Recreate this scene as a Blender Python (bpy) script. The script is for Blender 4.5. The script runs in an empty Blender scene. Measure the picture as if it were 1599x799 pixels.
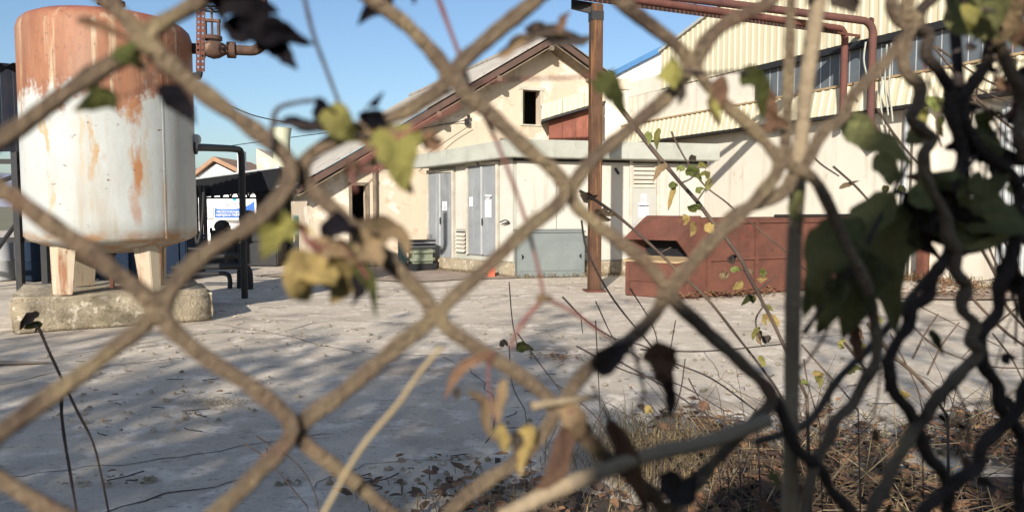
import bpy, bmesh, math, random
from mathutils import Vector, Matrix, noise
R = random.Random(7)
S = bpy.context.scene
COL = S.collection
V = Vector
# ------------------------------------------------------------------ camera, sky, sun
F_PX, W_PX, H_PX = 1200.0, 1599.0, 799.0
PITCH = math.atan(80.5/1200)
CAM = V((0, 0, 1.6))
cd = bpy.data.cameras.new('camera'); cam = bpy.data.objects.new('camera', cd); COL.objects.link(cam)
cam.location = CAM; cam.rotation_euler = (math.pi/2-PITCH, 0, 0)
cd.sensor_width = 36; cd.lens = 36*F_PX/W_PX; cd.clip_start = .02; cd.clip_end = 3000
cd.dof.use_dof = True; cd.dof.focus_distance = 13; cd.dof.aperture_fstop = 12
S.camera = cam
SUN_AZ, SUN_EL = math.radians(14), math.radians(22.6)      # light travels forward and a little to the right
T = V((math.sin(SUN_AZ)*math.cos(SUN_EL), math.cos(SUN_AZ)*math.cos(SUN_EL), -math.sin(SUN_EL)))
w = bpy.data.worlds.new('World'); S.world = w; w.use_nodes = True
nt = w.node_tree; bg = nt.nodes['Background']
sk = nt.nodes.new('ShaderNodeTexSky'); sk.sky_type = 'NISHITA'; sk.sun_disc = False
sk.sun_elevation = SUN_EL; sk.sun_rotation = math.pi+SUN_AZ
sk.air_density = 1.0; sk.dust_density = 1.3; sk.ozone_density = 3.5
nt.links.new(sk.outputs[0], bg.inputs[0]); bg.inputs[1].default_value = .105
sl = bpy.data.lights.new('sun', 'SUN'); sl.energy = 5.0; sl.angle = math.radians(.55); sl.color = (1, .935, .84)
so = bpy.data.objects.new('sun', sl); COL.objects.link(so); so.rotation_euler = T.to_track_quat('-Z', 'Y').to_euler(); so.location = (-5, -20, 15)
S.view_settings.view_transform = 'Standard'; S.view_settings.look = 'None'; S.view_settings.exposure = .5; S.view_settings.gamma = 1
S.cycles.use_denoising = True
S.cycles.max_bounces = 6

# ------------------------------------------------------------------ pixel -> place
SP, CP = math.sin(PITCH), math.cos(PITCH)
def ray(x, y):
    a, b = (x-799.5)/F_PX, (y-399.5)/F_PX
    return V((a, CP-b*SP, -SP-b*CP))
def P(x, y, Y):
    d = ray(x, y); return CAM+d*(Y/d.y)
def G(x, y):
    d = ray(x, y); return CAM+d*(-1.6/d.z)
FY0, FT = .235, .377
def FP(x, y, off=0.0):
    d = ray(x, y); return CAM+d*((FY0+off)/(d.y-FT*d.x))

# ------------------------------------------------------------------ object helpers
def empty(name, loc, label, cat, group=None):
    o = bpy.data.objects.new(name, None); COL.objects.link(o); o.location = loc; o.empty_display_size = .2
    o['label'] = label; o['category'] = cat
    if group: o['group'] = group
    return o
def tag(o, label=None, cat=None, group=None, kind=None):
    if label: o['label'] = label
    if cat: o['category'] = cat
    if group: o['group'] = group
    if kind: o['kind'] = kind
    return o
def rootloc(p):
    while p.parent: p = p.parent
    return V(p.location)
class MB:
    def __init__(s): s.v = []; s.f = []; s.m = []; s.mi = 0
    def add(s, vs, fs):
        n = len(s.v); s.v += [tuple(v) for v in vs]
        s.f += [tuple(i+n for i in f) for f in fs]; s.m += [s.mi]*len(fs); return s
    def hexa(s, b, t):                                   # bottom quad, top quad (same winding, ccw seen from above)
        return s.add(list(b)+list(t), [(3,2,1,0),(4,5,6,7),(0,1,5,4),(1,2,6,5),(2,3,7,6),(3,0,4,7)])
    def box(s, c, size, ax=None):
        c = V(c); X, Y, Z = ax if ax else (V((1,0,0)), V((0,1,0)), V((0,0,1)))
        a, b, d = [q/2 for q in size]
        q = [c-X*a-Y*b, c+X*a-Y*b, c+X*a+Y*b, c-X*a+Y*b]
        return s.hexa([p-Z*d for p in q], [p+Z*d for p in q])
    def prism(s, pts, ext):                              # polygon extruded by vector
        pts = [V(p) for p in pts]; e = V(ext); n = len(pts)
        return s.add(pts+[p+e for p in pts], [tuple(range(n))[::-1], tuple(range(n, 2*n))]+[(i, (i+1)%n, n+(i+1)%n, n+i) for i in range(n)])
    def tube(s, pts, r, n=8, cap=True):
        pts = [V(p) for p in pts]; k = len(pts)
        rs = r if isinstance(r, (list, tuple)) else [r]*k
        t0 = (pts[1]-pts[0]).normalized()
        u = t0.orthogonal().normalized(); vs = []
        for i, p in enumerate(pts):
            t = (pts[min(i+1, k-1)]-pts[max(i-1, 0)])
            t = t.normalized() if t.length > 1e-9 else t0
            u = (u-t*u.dot(t)); u = u.normalized() if u.length > 1e-6 else t.orthogonal().normalized()
            w_ = t.cross(u)
            vs += [p+(u*math.cos(2*math.pi*j/n)+w_*math.sin(2*math.pi*j/n))*rs[i] for j in range(n)]
        fs = [(i*n+j, i*n+(j+1)%n, (i+1)*n+(j+1)%n, (i+1)*n+j) for i in range(k-1) for j in range(n)]
        if cap: fs += [tuple(range(n))[::-1], tuple(range((k-1)*n, k*n))]
        return s.add(vs, fs)
    def lathe(s, o, prof, n=48, axis=V((0,0,1))):
        o = V(o); axis = V(axis).normalized(); a = axis.orthogonal().normalized(); b = axis.cross(a); vs = []
        for r, z in prof: vs += [o+axis*z+(a*math.cos(2*math.pi*j/n)+b*math.sin(2*math.pi*j/n))*max(r, .0005) for j in range(n)]
        k = len(prof)
        fs = [(i*n+j, i*n+(j+1)%n, (i+1)*n+(j+1)%n, (i+1)*n+j) for i in range(k-1) for j in range(n)]
        fs += [tuple(range(n))[::-1], tuple(range((k-1)*n, k*n))]
        return s.add(vs, fs)
    def corr(s, o, A, B, N, la, lb0, lb1, pitch, dep, th=.012, trap=True, b0f=None, b1f=None):
        # corrugated sheet: ribs run along B, wave across A; b0f/b1f give start and end along B as functions of a
        o, A, B, N = V(o), V(A), V(B), V(N); xs = []
        k = max(1, round(la/pitch)); p = la/k
        for i in range(k):
            if trap: xs += [(i*p, 0), (i*p+.55*p, 0), (i*p+.66*p, dep), (i*p+.89*p, dep)]
            else: xs += [(i*p+j*p/6, dep*.5*(1-math.cos(2*math.pi*j/6))) for j in range(6)]
        xs.append((la, 0)); n = len(xs); vs = []
        for (a, h) in xs:
            q0 = b0f(a) if b0f else lb0; q1 = b1f(a) if b1f else lb1
            vs += [o+A*a+N*h+B*q0, o+A*a+N*h+B*q1, o+A*a+N*(h-th)+B*q1, o+A*a+N*(h-th)+B*q0]
        fs = []
        for i in range(n-1):
            for j in range(4): fs.append((4*i+j, 4*i+(j+1)%4, 4*i+4+(j+1)%4, 4*i+4+j))
        fs += [(3,2,1,0), (4*n-4, 4*n-3, 4*n-2, 4*n-1)]
        return s.add(vs, fs)
    def build(s, name, mats, parent=None, smooth=False, bevel=0, loc=None):
        me = bpy.data.meshes.new(name)
        l = rootloc(parent) if parent else (V(loc) if loc is not None else V((0,0,0)))
        me.from_pydata([(v[0]-l.x, v[1]-l.y, v[2]-l.z) for v in s.v], [], s.f)
        for m in (mats if isinstance(mats, (list, tuple)) else [mats]): me.materials.append(m)
        if any(s.m): me.polygons.foreach_set('material_index', s.m)
        bm = bmesh.new(); bm.from_mesh(me); bmesh.ops.recalc_face_normals(bm, faces=bm.faces)
        if bevel: bmesh.ops.bevel(bm, geom=[e for e in bm.edges if e.is_manifold and e.calc_face_angle(0) > .5], offset=bevel, segments=2, affect='EDGES')
        bm.to_mesh(me); bm.free()
        if smooth:
            me.polygons.foreach_set('use_smooth', [True]*len(me.polygons))
            if smooth != 'all': me.set_sharp_from_angle(angle=math.radians(40))
        o = bpy.data.objects.new(name, me); COL.objects.link(o)
        if parent: o.parent = parent
        elif loc is not None: o.location = loc
        return o
def text_mesh(cu):
    t = bpy.data.objects.new('text', cu); COL.objects.link(t); bpy.context.view_layer.update()
    me = bpy.data.meshes.new_from_object(t.evaluated_get(bpy.context.evaluated_depsgraph_get()))
    bpy.data.objects.remove(t); o = bpy.data.objects.new('lettering', me); COL.objects.link(o); return o
def child_copy(o, off):
    c = o.copy(); COL.objects.link(c); c.parent = o.parent; c.location = V(o.location)+V(off); return c
def smooth_line(pts, k=6):
    pts = [V(p) for p in pts]; out = []
    q = [pts[0]*2-pts[1]]+pts+[pts[-1]*2-pts[-2]]
    for i in range(1, len(q)-2):
        a, b, c, d = q[i-1:i+3]
        for j in range(k):
            t = j/k
            out.append(.5*((2*b)+(c-a)*t+(2*a-5*b+4*c-d)*t*t+(3*b-a-3*c+d)*t**3))
    out.append(pts[-1]); return out

# ------------------------------------------------------------------ materials
def mat(name, base, var=None, scale=4., rough=.8, bump=.15, bscale=60., metal=0., stains=(), spec=.3, detail=6., rnd=0., trans=0.):
    m = bpy.data.materials.new(name); m.use_nodes = True; n = m.node_tree.nodes; L = m.node_tree.links
    b = n['Principled BSDF']; b.inputs['Roughness'].default_value = rough; b.inputs['Metallic'].default_value = metal
    b.inputs['Specular IOR Level'].default_value = spec
    tc = n.new('ShaderNodeTexCoord')
    def nz(sc, vec=None, det=detail):
        t = n.new('ShaderNodeTexNoise'); t.inputs['Scale'].default_value = sc; t.inputs['Detail'].default_value = det; t.inputs['Roughness'].default_value = .6
        L.new(vec or tc.outputs['Object'], t.inputs['Vector']); return t
    def mix(f, a, c):
        x = n.new('ShaderNodeMix'); x.data_type = 'RGBA'
        if f is not None: L.new(f, x.inputs[0])
        for q, i in ((a, 6), (c, 7)):
            if isinstance(q, tuple): x.inputs[i].default_value = (*q, 1)
            else: L.new(q, x.inputs[i])
        return x.outputs[2]
    var = var or tuple(c*.75 for c in base)
    r = n.new('ShaderNodeMapRange'); L.new(nz(scale).outputs[0], r.inputs[0]); r.inputs[1].default_value = .35; r.inputs[2].default_value = .65
    col = mix(r.outputs[0], tuple(base), tuple(var))
    for (c, sc, lo, hi, st) in stains:                   # colour, scale, low, high threshold, xyz stretch
        mp = n.new('ShaderNodeMapping'); mp.inputs['Scale'].default_value = st; L.new(tc.outputs['Object'], mp.inputs[0])
        r = n.new('ShaderNodeMapRange'); L.new(nz(sc, mp.outputs[0]).outputs[0], r.inputs[0]); r.inputs[1].default_value = lo; r.inputs[2].default_value = hi
        col = mix(r.outputs[0], col, tuple(c))
    if rnd:
        oi = n.new('ShaderNodeObjectInfo'); hv = n.new('ShaderNodeHueSaturation')
        r = n.new('ShaderNodeMapRange'); L.new(oi.outputs['Random'], r.inputs[0]); r.inputs[3].default_value = 1-rnd; r.inputs[4].default_value = 1+rnd
        L.new(r.outputs[0], hv.inputs['Value']); L.new(col, hv.inputs['Color']); col = hv.outputs[0]
    L.new(col, b.inputs['Base Color'])
    if bump:
        bp = n.new('ShaderNodeBump'); bp.inputs['Strength'].default_value = bump; bp.inputs['Distance'].default_value = .02
        L.new(nz(bscale).outputs[0], bp.inputs['Height']); L.new(bp.outputs[0], b.inputs['Normal'])
    if trans:
        tr = n.new('ShaderNodeBsdfTranslucent'); L.new(col, tr.inputs[0]); ms = n.new('ShaderNodeMixShader'); ms.inputs[0].default_value = trans
        L.new(b.outputs[0], ms.inputs[1]); L.new(tr.outputs[0], ms.inputs[2]); L.new(ms.outputs[0], n['Material Output'].inputs[0])
    m['col'] = 1
    return m
RUST = (.14, .055, .036); RUSTD = (.085, .036, .026); RUSTO = (.17, .08, .042)
M = {}
M['concrete'] = mat('yard_concrete', (.60,.515,.405), (.46,.39,.305), .7, .97, .35, 60, stains=[((.33,.275,.22), .7, .54, .66, (.7,1.3,1)), ((.70,.61,.50), 3.2, .52, .64, (1,1,1)), ((.30,.25,.20), 5, .60, .72, (.7,1.1,1)), ((.24,.205,.17), 18, .60, .69, (.7,1.2,1)), ((.20,.17,.14), 60, .58, .70, (.5,1.3,1)), ((.74,.66,.55), 100, .58, .72, (1,1,1))], detail=9)
M['earth'] = mat('dark_earth', (.10,.075,.055), (.06,.047,.036), 3, 1, .8, 12)
M['dirt'] = mat('brown_dirt', (.27,.20,.15), (.36,.29,.23), 2, 1, .4, 20)
M['terrain'] = mat('terrain', (.16,.15,.09), (.22,.19,.12), .05, 1, .2, 1)
M['crack'] = mat('crack_dark', (.05,.045,.04), None, 5, 1, 0)
M['cream'] = mat('cream_render', (.56,.465,.355), (.51,.42,.315), 1.2, .95, .3, 25, stains=[((.67,.59,.48), 1.1, .55, .60, (1,1,1)), ((.40,.31,.22), 1.4, .58, .74, (2.4,2.4,.45)), ((.46,.36,.26), 2.6, .60, .66, (1,1,1.5)), ((.33,.27,.21), 7, .66, .72, (1,1,1))])
M['cream2'] = mat('pale_render', (.68,.625,.53), (.62,.57,.475), .8, .95, .15, 30, stains=[((.46,.40,.31), 1.1, .55, .78, (3,3,.3)), ((.38,.33,.25), 2.2, .64, .78, (1,1,1))])
M['hutcream'] = mat('hut_panel_cream', (.50,.475,.415), (.45,.425,.37), 1.5, .8, .08, 30, stains=[((.37,.33,.27), 1.6, .56, .8, (3,3,.35)), ((.30,.27,.22), 6, .66, .76, (1,1,1))])
M['fascia'] = mat('grey_concrete_fascia', (.38,.385,.335), (.31,.315,.27), 2, .95, .3, 25, stains=[((.22,.22,.19), 3, .6, .8, (2,2,.6))])
M['clad'] = mat('cream_cladding', (.60,.54,.375), (.56,.50,.345), .7, .55, .03, 20, stains=[((.45,.38,.24), 1.6, .64, .85, (4,4,.3))])
M['trim'] = mat('ochre_trim', (.40,.30,.17), (.33,.22,.12), 3, .7)
M['glassblue'] = mat('dull_blue_glazing', (.125,.145,.16), (.095,.11,.125), 2, .35, .05, 10)
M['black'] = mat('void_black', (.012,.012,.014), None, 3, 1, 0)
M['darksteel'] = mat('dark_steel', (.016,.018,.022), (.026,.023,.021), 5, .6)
M['darkroof'] = mat('dark_roof_sheet', (.014,.016,.024), (.02,.02,.026), 3, .9, spec=.05)
M['greydoor'] = mat('grey_door_steel', (.25,.265,.275), (.20,.21,.22), 1.2, .38, .05, 12, spec=.5, stains=[((.36,.37,.38), 1.5, .54, .7, (4,4,.3)), ((.10,.10,.10), 2, .56, .8, (1,1,.7))])  # pale upright streaks in the colour paint the sheen on the doors
M['doorlight'] = mat('pale_grey_door', (.40,.39,.35), (.37,.36,.32), 2, .6, .05)
M['doorframe'] = mat('pale_door_frame', (.52,.48,.40), None, 3, .6, .05)
M['cabinet'] = mat('grey_green_cabinet', (.185,.205,.195), (.155,.175,.17), 3, .6, .1, stains=[((.12,.13,.12), 6, .62, .8, (6,6,.8))])
M['paper'] = mat('white_paper', (.80,.80,.80), (.75,.75,.75), 6, .8, 0)
M['ink'] = mat('black_ink', (.03,.03,.035), None, 6, .8, 0)
M['rust'] = mat('rusty_steel', RUST, RUSTD, 2.5, .85, .2, 40, stains=[(RUSTO, 2, .58, .8, (3,3,.5)), ((.20,.05,.035), 1.3, .58, .70, (1,1,1)), ((.09,.035,.02), 5, .62, .8, (1,1,1))])
M['rustpost'] = mat('rusty_post', (.108,.06,.038), (.072,.04,.027), 4, .9, .25, 30, spec=.1, stains=[((.26,.13,.05), 4, .54, .70, (5,5,.22)), ((.06,.032,.024), 5, .58, .72, (4,4,.3))])
M['rustpanel'] = mat('rusty_panel', (.22,.085,.06), (.16,.062,.045), 1.2, .9, .1, spec=.1, stains=[((.34,.14,.095), 1.3, .54, .72, (2,2,.5))])
M['redpipe'] = mat('red_primer_pipe', (.15,.062,.05), (.105,.05,.042), 3, .8, .1, spec=.15, stains=[((.26,.07,.045), 2, .58, .7, (1,1,1)), ((.09,.045,.032), 4, .58, .72, (1,1,1))])
M['brownpipe'] = mat('brown_pipe', (.13,.06,.048), (.09,.045,.04), 3, .8, .1, spec=.15)
M['valve'] = mat('dull_rusty_casting', (.12,.07,.05), (.075,.045,.035), 8, .85, .3, 60, spec=.15, stains=[((.25,.19,.13), 6, .58, .72, (1,1,1))])
M['tile'] = mat('weathered_roof_sheet', (.36,.33,.29), (.27,.25,.22), 2, .95, .4, 30, stains=[((.12,.11,.10), 5, .6, .72, (1,1,1))])
M['barge'] = mat('brown_barge_board', (.12,.072,.055), (.08,.052,.042), 4, .85)  # brown darkened for the shadow lying on the boards
M['wood'] = mat('grey_wood', (.22,.17,.12), (.14,.11,.08), 6, .9)
M['clay'] = mat('clay_tiles', (.36,.22,.14), (.28,.17,.11), 2, .9)
M['white'] = mat('white_wall', (.78,.78,.78), (.72,.72,.72), 1, .9, 0)
M['blue'] = mat('blue_print', (.03,.13,.45), None, 1, .6, 0)
M['cyan'] = mat('cyan_print', (.03,.35,.55), None, 1, .6, 0)
M['bluepaint'] = mat('blue_paint', (.012,.022,.042), (.01,.018,.034), 2, .8, spec=.1)  # blue darkened to near black for the deep shade behind the tank
M['blueroof'] = mat('blue_roof', (.05,.17,.36), None, 1, .6, .05)
M['teal'] = mat('teal_paint', (.10,.17,.16), (.08,.14,.13), 2, .7)
M['stove'] = mat('pale_green_flue', (.52,.53,.38), (.46,.47,.34), 2, .8)
M['galv'] = mat('galvanised', (.42,.43,.43), (.34,.35,.35), 3, .5, .05, stains=[((.25,.23,.2), 3, .6, .8, (4,4,.4))])
M['olive'] = mat('olive_steel', (.22,.24,.17), (.18,.20,.14), 4, .7)
M['plinth'] = mat('rough_concrete', (.36,.30,.21), (.23,.19,.13), 4.5, 1, 1., 34, stains=[((.50,.44,.34), 10, .54, .64, (1,1,1)), ((.12,.11,.055), 2.0, .56, .70, (1,1,2)), ((.10,.085,.06), 22, .60, .68, (1,1,1))], detail=10)
M['leg'] = mat('tank_leg_paint', (.47,.40,.30), (.42,.35,.25), 2, .8, .1, stains=[((.30,.15,.08), 1.6, .50, .64, (6,6,.5)), ((.22,.10,.055), 5, .60, .70, (2,2,1))])
M['hill'] = mat('hazy_wooded_hill', (.30,.30,.36), (.24,.25,.31), .02, 1, 0)  # greyish blue paints distance haze into the woodland colour
M['wire'] = mat('weathered_fence_wire', (.50,.37,.24), (.34,.245,.17), 60, .9, 1., 500, spec=.1, stains=[((.60,.46,.27), 34, .52, .64, (1,1,1)), ((.16,.115,.09), 22, .58, .68, (1,1,1)), ((.42,.25,.17), 20, .58, .68, (1,1,1))])
M['wire_shaded'] = mat('shaded_fence_wire', (.15,.115,.09), (.085,.065,.055), 40, .9, .8, 500, spec=.05)  # darker copy of the wire colour, for wires lying in shade
M['bark'] = mat('grey_bark', (.13,.105,.08), (.08,.065,.05), 12, .95, .8, 60)
M['stemtan'] = mat('pale_stem', (.40,.31,.20), (.27,.21,.14), 30, .9, .5, 300, spec=.1)
M['redstem'] = mat('red_stem', (.22,.085,.065), (.15,.06,.05), 30, .7, .2, 300)
M['darkstem'] = mat('dark_stem', (.045,.035,.035), (.07,.05,.04), 30, .8, .2, 300)
M['twig'] = mat('brown_twig', (.13,.09,.06), (.07,.05,.04), 12, .8, .3, 200)
M['straw'] = mat('straw', (.38,.30,.18), (.28,.21,.12), 20, .8, .1)
M['lf_dark'] = mat('withered_dark_leaf', (.055,.046,.042), (.085,.065,.05), 60, .9, .6, 250, rnd=.3, spec=.03)
M['lf_black'] = mat('shade_black_leaf', (.008,.008,.012), (.016,.013,.014), 60, 1., .4, 250, spec=.02)  # near-black colour paints shaded leaves as dark silhouettes
M['lf_green'] = mat('dark_green_leaf', (.065,.078,.026), (.10,.10,.035), 60, .8, .6, 200, rnd=.3, trans=.15, spec=.05, stains=[((.03,.035,.015), 30, .56, .68, (1,1,1))])
M['lf_shade'] = mat('shaded_green_leaf', (.20,.21,.085), (.26,.245,.11), 50, .8, .7, 160, rnd=.45, trans=.42, spec=.05, stains=[((.07,.075,.03), 25, .54, .66, (1,1,1))])  # lighter copy of the green leaf colour, to lift leaves in shade
M['ivy'] = mat('ivy_dark', (.03,.04,.015), None, 30, .9, 0, spec=.05)
M['lf_olive'] = mat('yellowing_leaf', (.30,.27,.07), (.22,.2,.06), 35, .65, .4, 250, rnd=.2, trans=.25, stains=[((.12,.06,.03), 40, .62, .72, (1,1,1))])
M['lf_yellow'] = mat('dry_yellow_leaf', (.42,.31,.10), (.30,.21,.08), 35, .7, .4, 250, rnd=.2, trans=.2, stains=[((.16,.08,.04), 30, .6, .74, (1,1,1))])
M['lf_brown'] = mat('dry_brown_leaf', (.20,.115,.065), (.11,.06,.04), 35, .8, .5, 250, rnd=.3, trans=.12)
M['lf_tan'] = mat('dry_tan_leaf', (.29,.205,.11), (.18,.12,.07), 35, .8, .5, 250, rnd=.25, trans=.12)
M['lf_small'] = mat('small_green_leaf', (.20,.22,.06), (.13,.15,.04), 40, .6, .2, 200, rnd=.4, trans=.3)
M['litter'] = mat('leaf_litter', (.16,.075,.045), (.28,.16,.08), 3, .9, 0, rnd=0)
M['litter2'] = mat('leaf_litter_dark', (.07,.045,.035), (.12,.08,.05), 3, .9, 0)
M['drygrass'] = mat('dry_grass', (.25,.19,.10), (.14,.10,.06), 2, .9, 0, trans=.1)
M['weed'] = mat('green_weed', (.07,.10,.03), (.12,.13,.05), 6, .8, 0, trans=.2)
M['orange'] = mat('orange_plastic', (.55,.10,.04), None, 4, .6, .05)

def tank_material():
    m = bpy.data.materials.new('tank_paint_rust'); m.use_nodes = True; n = m.node_tree.nodes; L = m.node_tree.links; b = n['Principled BSDF']
    b.inputs['Roughness'].default_value = .6; b.inputs['Specular IOR Level'].default_value = .3
    tc = n.new('ShaderNodeTexCoord'); sp = n.new('ShaderNodeSeparateXYZ'); L.new(tc.outputs['Object'], sp.inputs[0])
    def nz(sc, st, det=8):
        mp = n.new('ShaderNodeMapping'); mp.inputs['Scale'].default_value = st; L.new(tc.outputs['Object'], mp.inputs[0])
        t = n.new('ShaderNodeTexNoise'); t.inputs['Scale'].default_value = sc; t.inputs['Detail'].default_value = det; t.inputs['Roughness'].default_value = .62
        L.new(mp.outputs[0], t.inputs[0]); return t.outputs[0]
    def mr(i, a, c, lo=0., hi=1.):
        r = n.new('ShaderNodeMapRange'); L.new(i, r.inputs[0]); r.inputs[1].default_value = a; r.inputs[2].default_value = c; r.inputs[3].default_value = lo; r.inputs[4].default_value = hi; return r.outputs[0]
    def ma(op, a, c):
        x = n.new('ShaderNodeMath'); x.operation = op
        for q, i in ((a, 0), (c, 1)):
            if isinstance(q, (int, float)): x.inputs[i].default_value = q
            else: L.new(q, x.inputs[i])
        return x.outputs[0]
    def mix(f, a, c):
        x = n.new('ShaderNodeMix'); x.data_type = 'RGBA'; L.new(f, x.inputs[0])
        for q, i in ((a, 6), (c, 7)):
            if isinstance(q, tuple): x.inputs[i].default_value = (*q, 1)
            else: L.new(q, x.inputs[i])
        return x.outputs[2]
    z = sp.outputs[2]
    paint = mix(mr(nz(1.4, (1,1,1)), .35, .65), (.445,.46,.44), (.385,.40,.375))
    paint = mix(mr(nz(2.2, (3,3,.25)), .58, .78), paint, (.36,.31,.22))
    rust = mix(mr(nz(1.6, (2.5,2.5,.5)), .36, .64), (.31,.14,.075), (.21,.09,.05))
    rust = mix(mr(nz(2.0, (3.4,3.4,.16)), .55, .65), rust, (.42,.33,.22))
    rust = mix(mr(nz(12, (1.5,1.5,.8)), .56, .68), rust, (.19,.085,.05))
    # rusted upper half: ragged edge that follows height, pale streaks left in it
    edge = ma('ADD', z, ma('ADD', mr(nz(1.1, (1.3,1.3,.9)), .3, .7, -.42, .42), mr(nz(9, (1.2,1.2,.9)), .3, .7, -.10, .10)))
    col = mix(mr(edge, 2.40, 2.56), paint, rust)
    # vertical rust runs on the paint below the edge
    run = ma('MULTIPLY', ma('MULTIPLY', mr(nz(1.7, (3.2,3.2,.2)), .55, .60), mr(nz(.9, (1,1,.8)), .48, .60)), mr(z, .7, 1.8, .15, 1.))
    col = mix(run, col, mix(mr(nz(4, (2,2,.6)), .4, .6), (.30,.15,.07), (.38,.27,.15)))
    col = mix(ma('MULTIPLY', mr(nz(1.2, (2.2,2.2,.3)), .5, .7), mr(z, 2.6, 1.2, .2, .8)), col, (.33,.31,.26))
    def dot(v):
        x = n.new('ShaderNodeVectorMath'); x.operation = 'DOT_PRODUCT'; L.new(tc.outputs['Object'], x.inputs[0]); x.inputs[1].default_value = v; return x.outputs['Value']
    lat, front = dot((.886,.463,0)), mr(dot((.463,-.886,0)), 0, .1)
    wob = mr(nz(2.5, (1,1,.7)), .3, .7, -.07, .07)
    for (t0, hw_, zt, zb, c) in ((.275,.085,2.45,1.18,(.36,.17,.075)), (.21,.05,2.3,1.75,(.40,.26,.13)), (-.215,.045,2.2,1.55,(.38,.24,.11)), (-.30,.035,2.3,1.5,(.40,.34,.25)), (.30,.07,1.12,.98,(.33,.15,.07)), (.37,.06,2.4,1.3,(.40,.36,.29)), (-.72,.04,2.4,1.1,(.40,.30,.18))):
        d_ = ma('ABSOLUTE', ma('ADD', ma('SUBTRACT', lat, t0), wob), 0.)
        f_ = ma('MULTIPLY', ma('MULTIPLY', mr(d_, hw_, hw_*.45), front), ma('MULTIPLY', ma('MULTIPLY', mr(z, zb-.12, zb+.15), mr(z, zt+.1, zt-.1)), mr(nz(3.5, (2,2,.5)), .36, .52)))
        col = mix(f_, col, c)
    spot = mr(nz(8, (1,1,2.6)), .655, .69)
    col = mix(spot, col, (.17,.10,.07))
    low = ma('MULTIPLY', mr(z, .87, .78), mr(nz(3, (1,1,1.5)), .38, .6))
    col = mix(low, col, (.33,.20,.11))
    topr = mr(z, 3.52, 3.66); col = mix(topr, col, mix(mr(nz(3, (1,1,1)), .4, .6), (.28,.085,.055), (.20,.06,.045)))
    L.new(col, b.inputs['Base Color'])
    bp = n.new('ShaderNodeBump'); bp.inputs['Strength'].default_value = .2; bp.inputs['Distance'].default_value = .02; L.new(nz(18, (1,1,1)), bp.inputs['Height']); L.new(bp.outputs[0], b.inputs['Normal'])
    return m
M['tank'] = tank_material()

# ------------------------------------------------------------------ ground
def sheet(name, pts, z, m, kind='structure'):
    b = MB(); b.add([V((p[0], p[1], z)) for p in pts], [tuple(range(len(pts)))]); return tag(b.build(name, m), kind=kind)
sheet('terrain', [(-900,-200),(900,-200),(900,1500),(-900,1500)], -.05, M['terrain'])
b = MB(); nx, ny = 90, 70; vs = []; fs = []
for j in range(ny+1):
    for i in range(nx+1):
        x = -32+64*i/nx; y = 3.2+44*(j/ny)**1.4
        vs.append((x, y, .018*noise.noise(V((x*.35, y*.35, 0)))-.012 if y < 14 else 0.0-.012+.018*noise.noise(V((x*.35, y*.35, 0)))*max(0, 1-(y-14)/4)))
fs = [(j*(nx+1)+i, j*(nx+1)+i+1, (j+1)*(nx+1)+i+1, (j+1)*(nx+1)+i) for j in range(ny) for i in range(nx)]
yard = tag(b.add(vs, fs).build('yard_pavement', M['concrete'], smooth='all'), kind='structure')
def gz(x, y): return .018*noise.noise(V((x*.35, y*.35, 0)))*(1 if y < 14 else max(0, 1-(y-14)/4))-.012
def crack(pix, wdt):
    pts = smooth_line([G(*p) for p in pix], 5); bb = MB(); vs = []; k = len(pts)
    for i, p in enumerate(pts):
        q = p+V((noise.noise(p*6), noise.noise(p*6+V((9,0,0))), 0))*.07
        t = (pts[min(i+1,k-1)]-pts[max(i-1,0)]).normalized(); n_ = V((-t.y, t.x, 0)); ww = wdt*(.4+.8*abs(noise.noise(p*3+V((3,1,0)))))
        for sgn in (-1, 1):
            r = q+n_*ww*sgn; vs.append((r.x, r.y, gz(r.x, r.y)+.004))
    bb.add(vs, [(2*i, 2*i+1, 2*i+3, 2*i+2) for i in range(k-1)])
    return bb.build('crack', M['crack'], yard)
for pix, wd in (([(330,505),(430,520),(560,548),(700,552),(830,545)],.010), ([(940,545),(1080,548),(1160,542),(1260,525),(1400,515)],.010), ([(-20,745),(110,728),(250,715),(400,690),(520,675)],.008),
                ([(430,520),(520,500),(640,505)],.008), ([(0,600),(120,575),(300,556)],.012), ([(690,556),(740,580),(770,625),(765,690)],.008), ([(120,810),(250,770),(380,745),(420,700)],.010),
                ([(640,560),(760,540),(900,505),(1010,500)],.006), ([(1300,480),(1420,500),(1599,490)],.012), ([(830,545),(940,545)],.008), ([(60,560),(200,540),(330,520),(420,520)],.010),
                ([(1100,548),(1140,600),(1230,640)],.006), ([(480,760),(600,720),(760,715)],.006), ([(850,470),(1000,475),(1150,490)],.006)): crack(pix, wd)
CRACKS = [[G(*p) for p in q] for q in ([(330,505),(430,520),(560,548)], [(690,556),(740,580),(770,625)], [(940,545),(1080,548),(1160,542)], [(110,728),(250,715),(400,690)])]
def blob(name, cx, cy, rx, ry, z, m, seed):
    return sheet(name, [(cx+rx*math.cos(a)*(1+.35*noise.noise(V((math.cos(a)*2+seed, math.sin(a)*2, seed)))), cy+ry*math.sin(a)*(1+.35*noise.noise(V((math.cos(a)*2, math.sin(a)*2+seed, 3))))) for a in [i*math.tau/60 for i in range(60)]], z, m)
blob('dirt_patch', -2.6, 17.6, 2.9, 1.6, .008, M['dirt'], 1)
blob('dirt_patch', 3.4, 18.9, 5.5, .9, .010, M['dirt'], 2)
blob('dirt_patch', 9.0, 13.4, 3.2, .7, .012, M['dirt'], 3)
blob('dirt_patch', -8.5, 7.6, 3.6, .35, .010, M['dirt'], 5)
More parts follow.
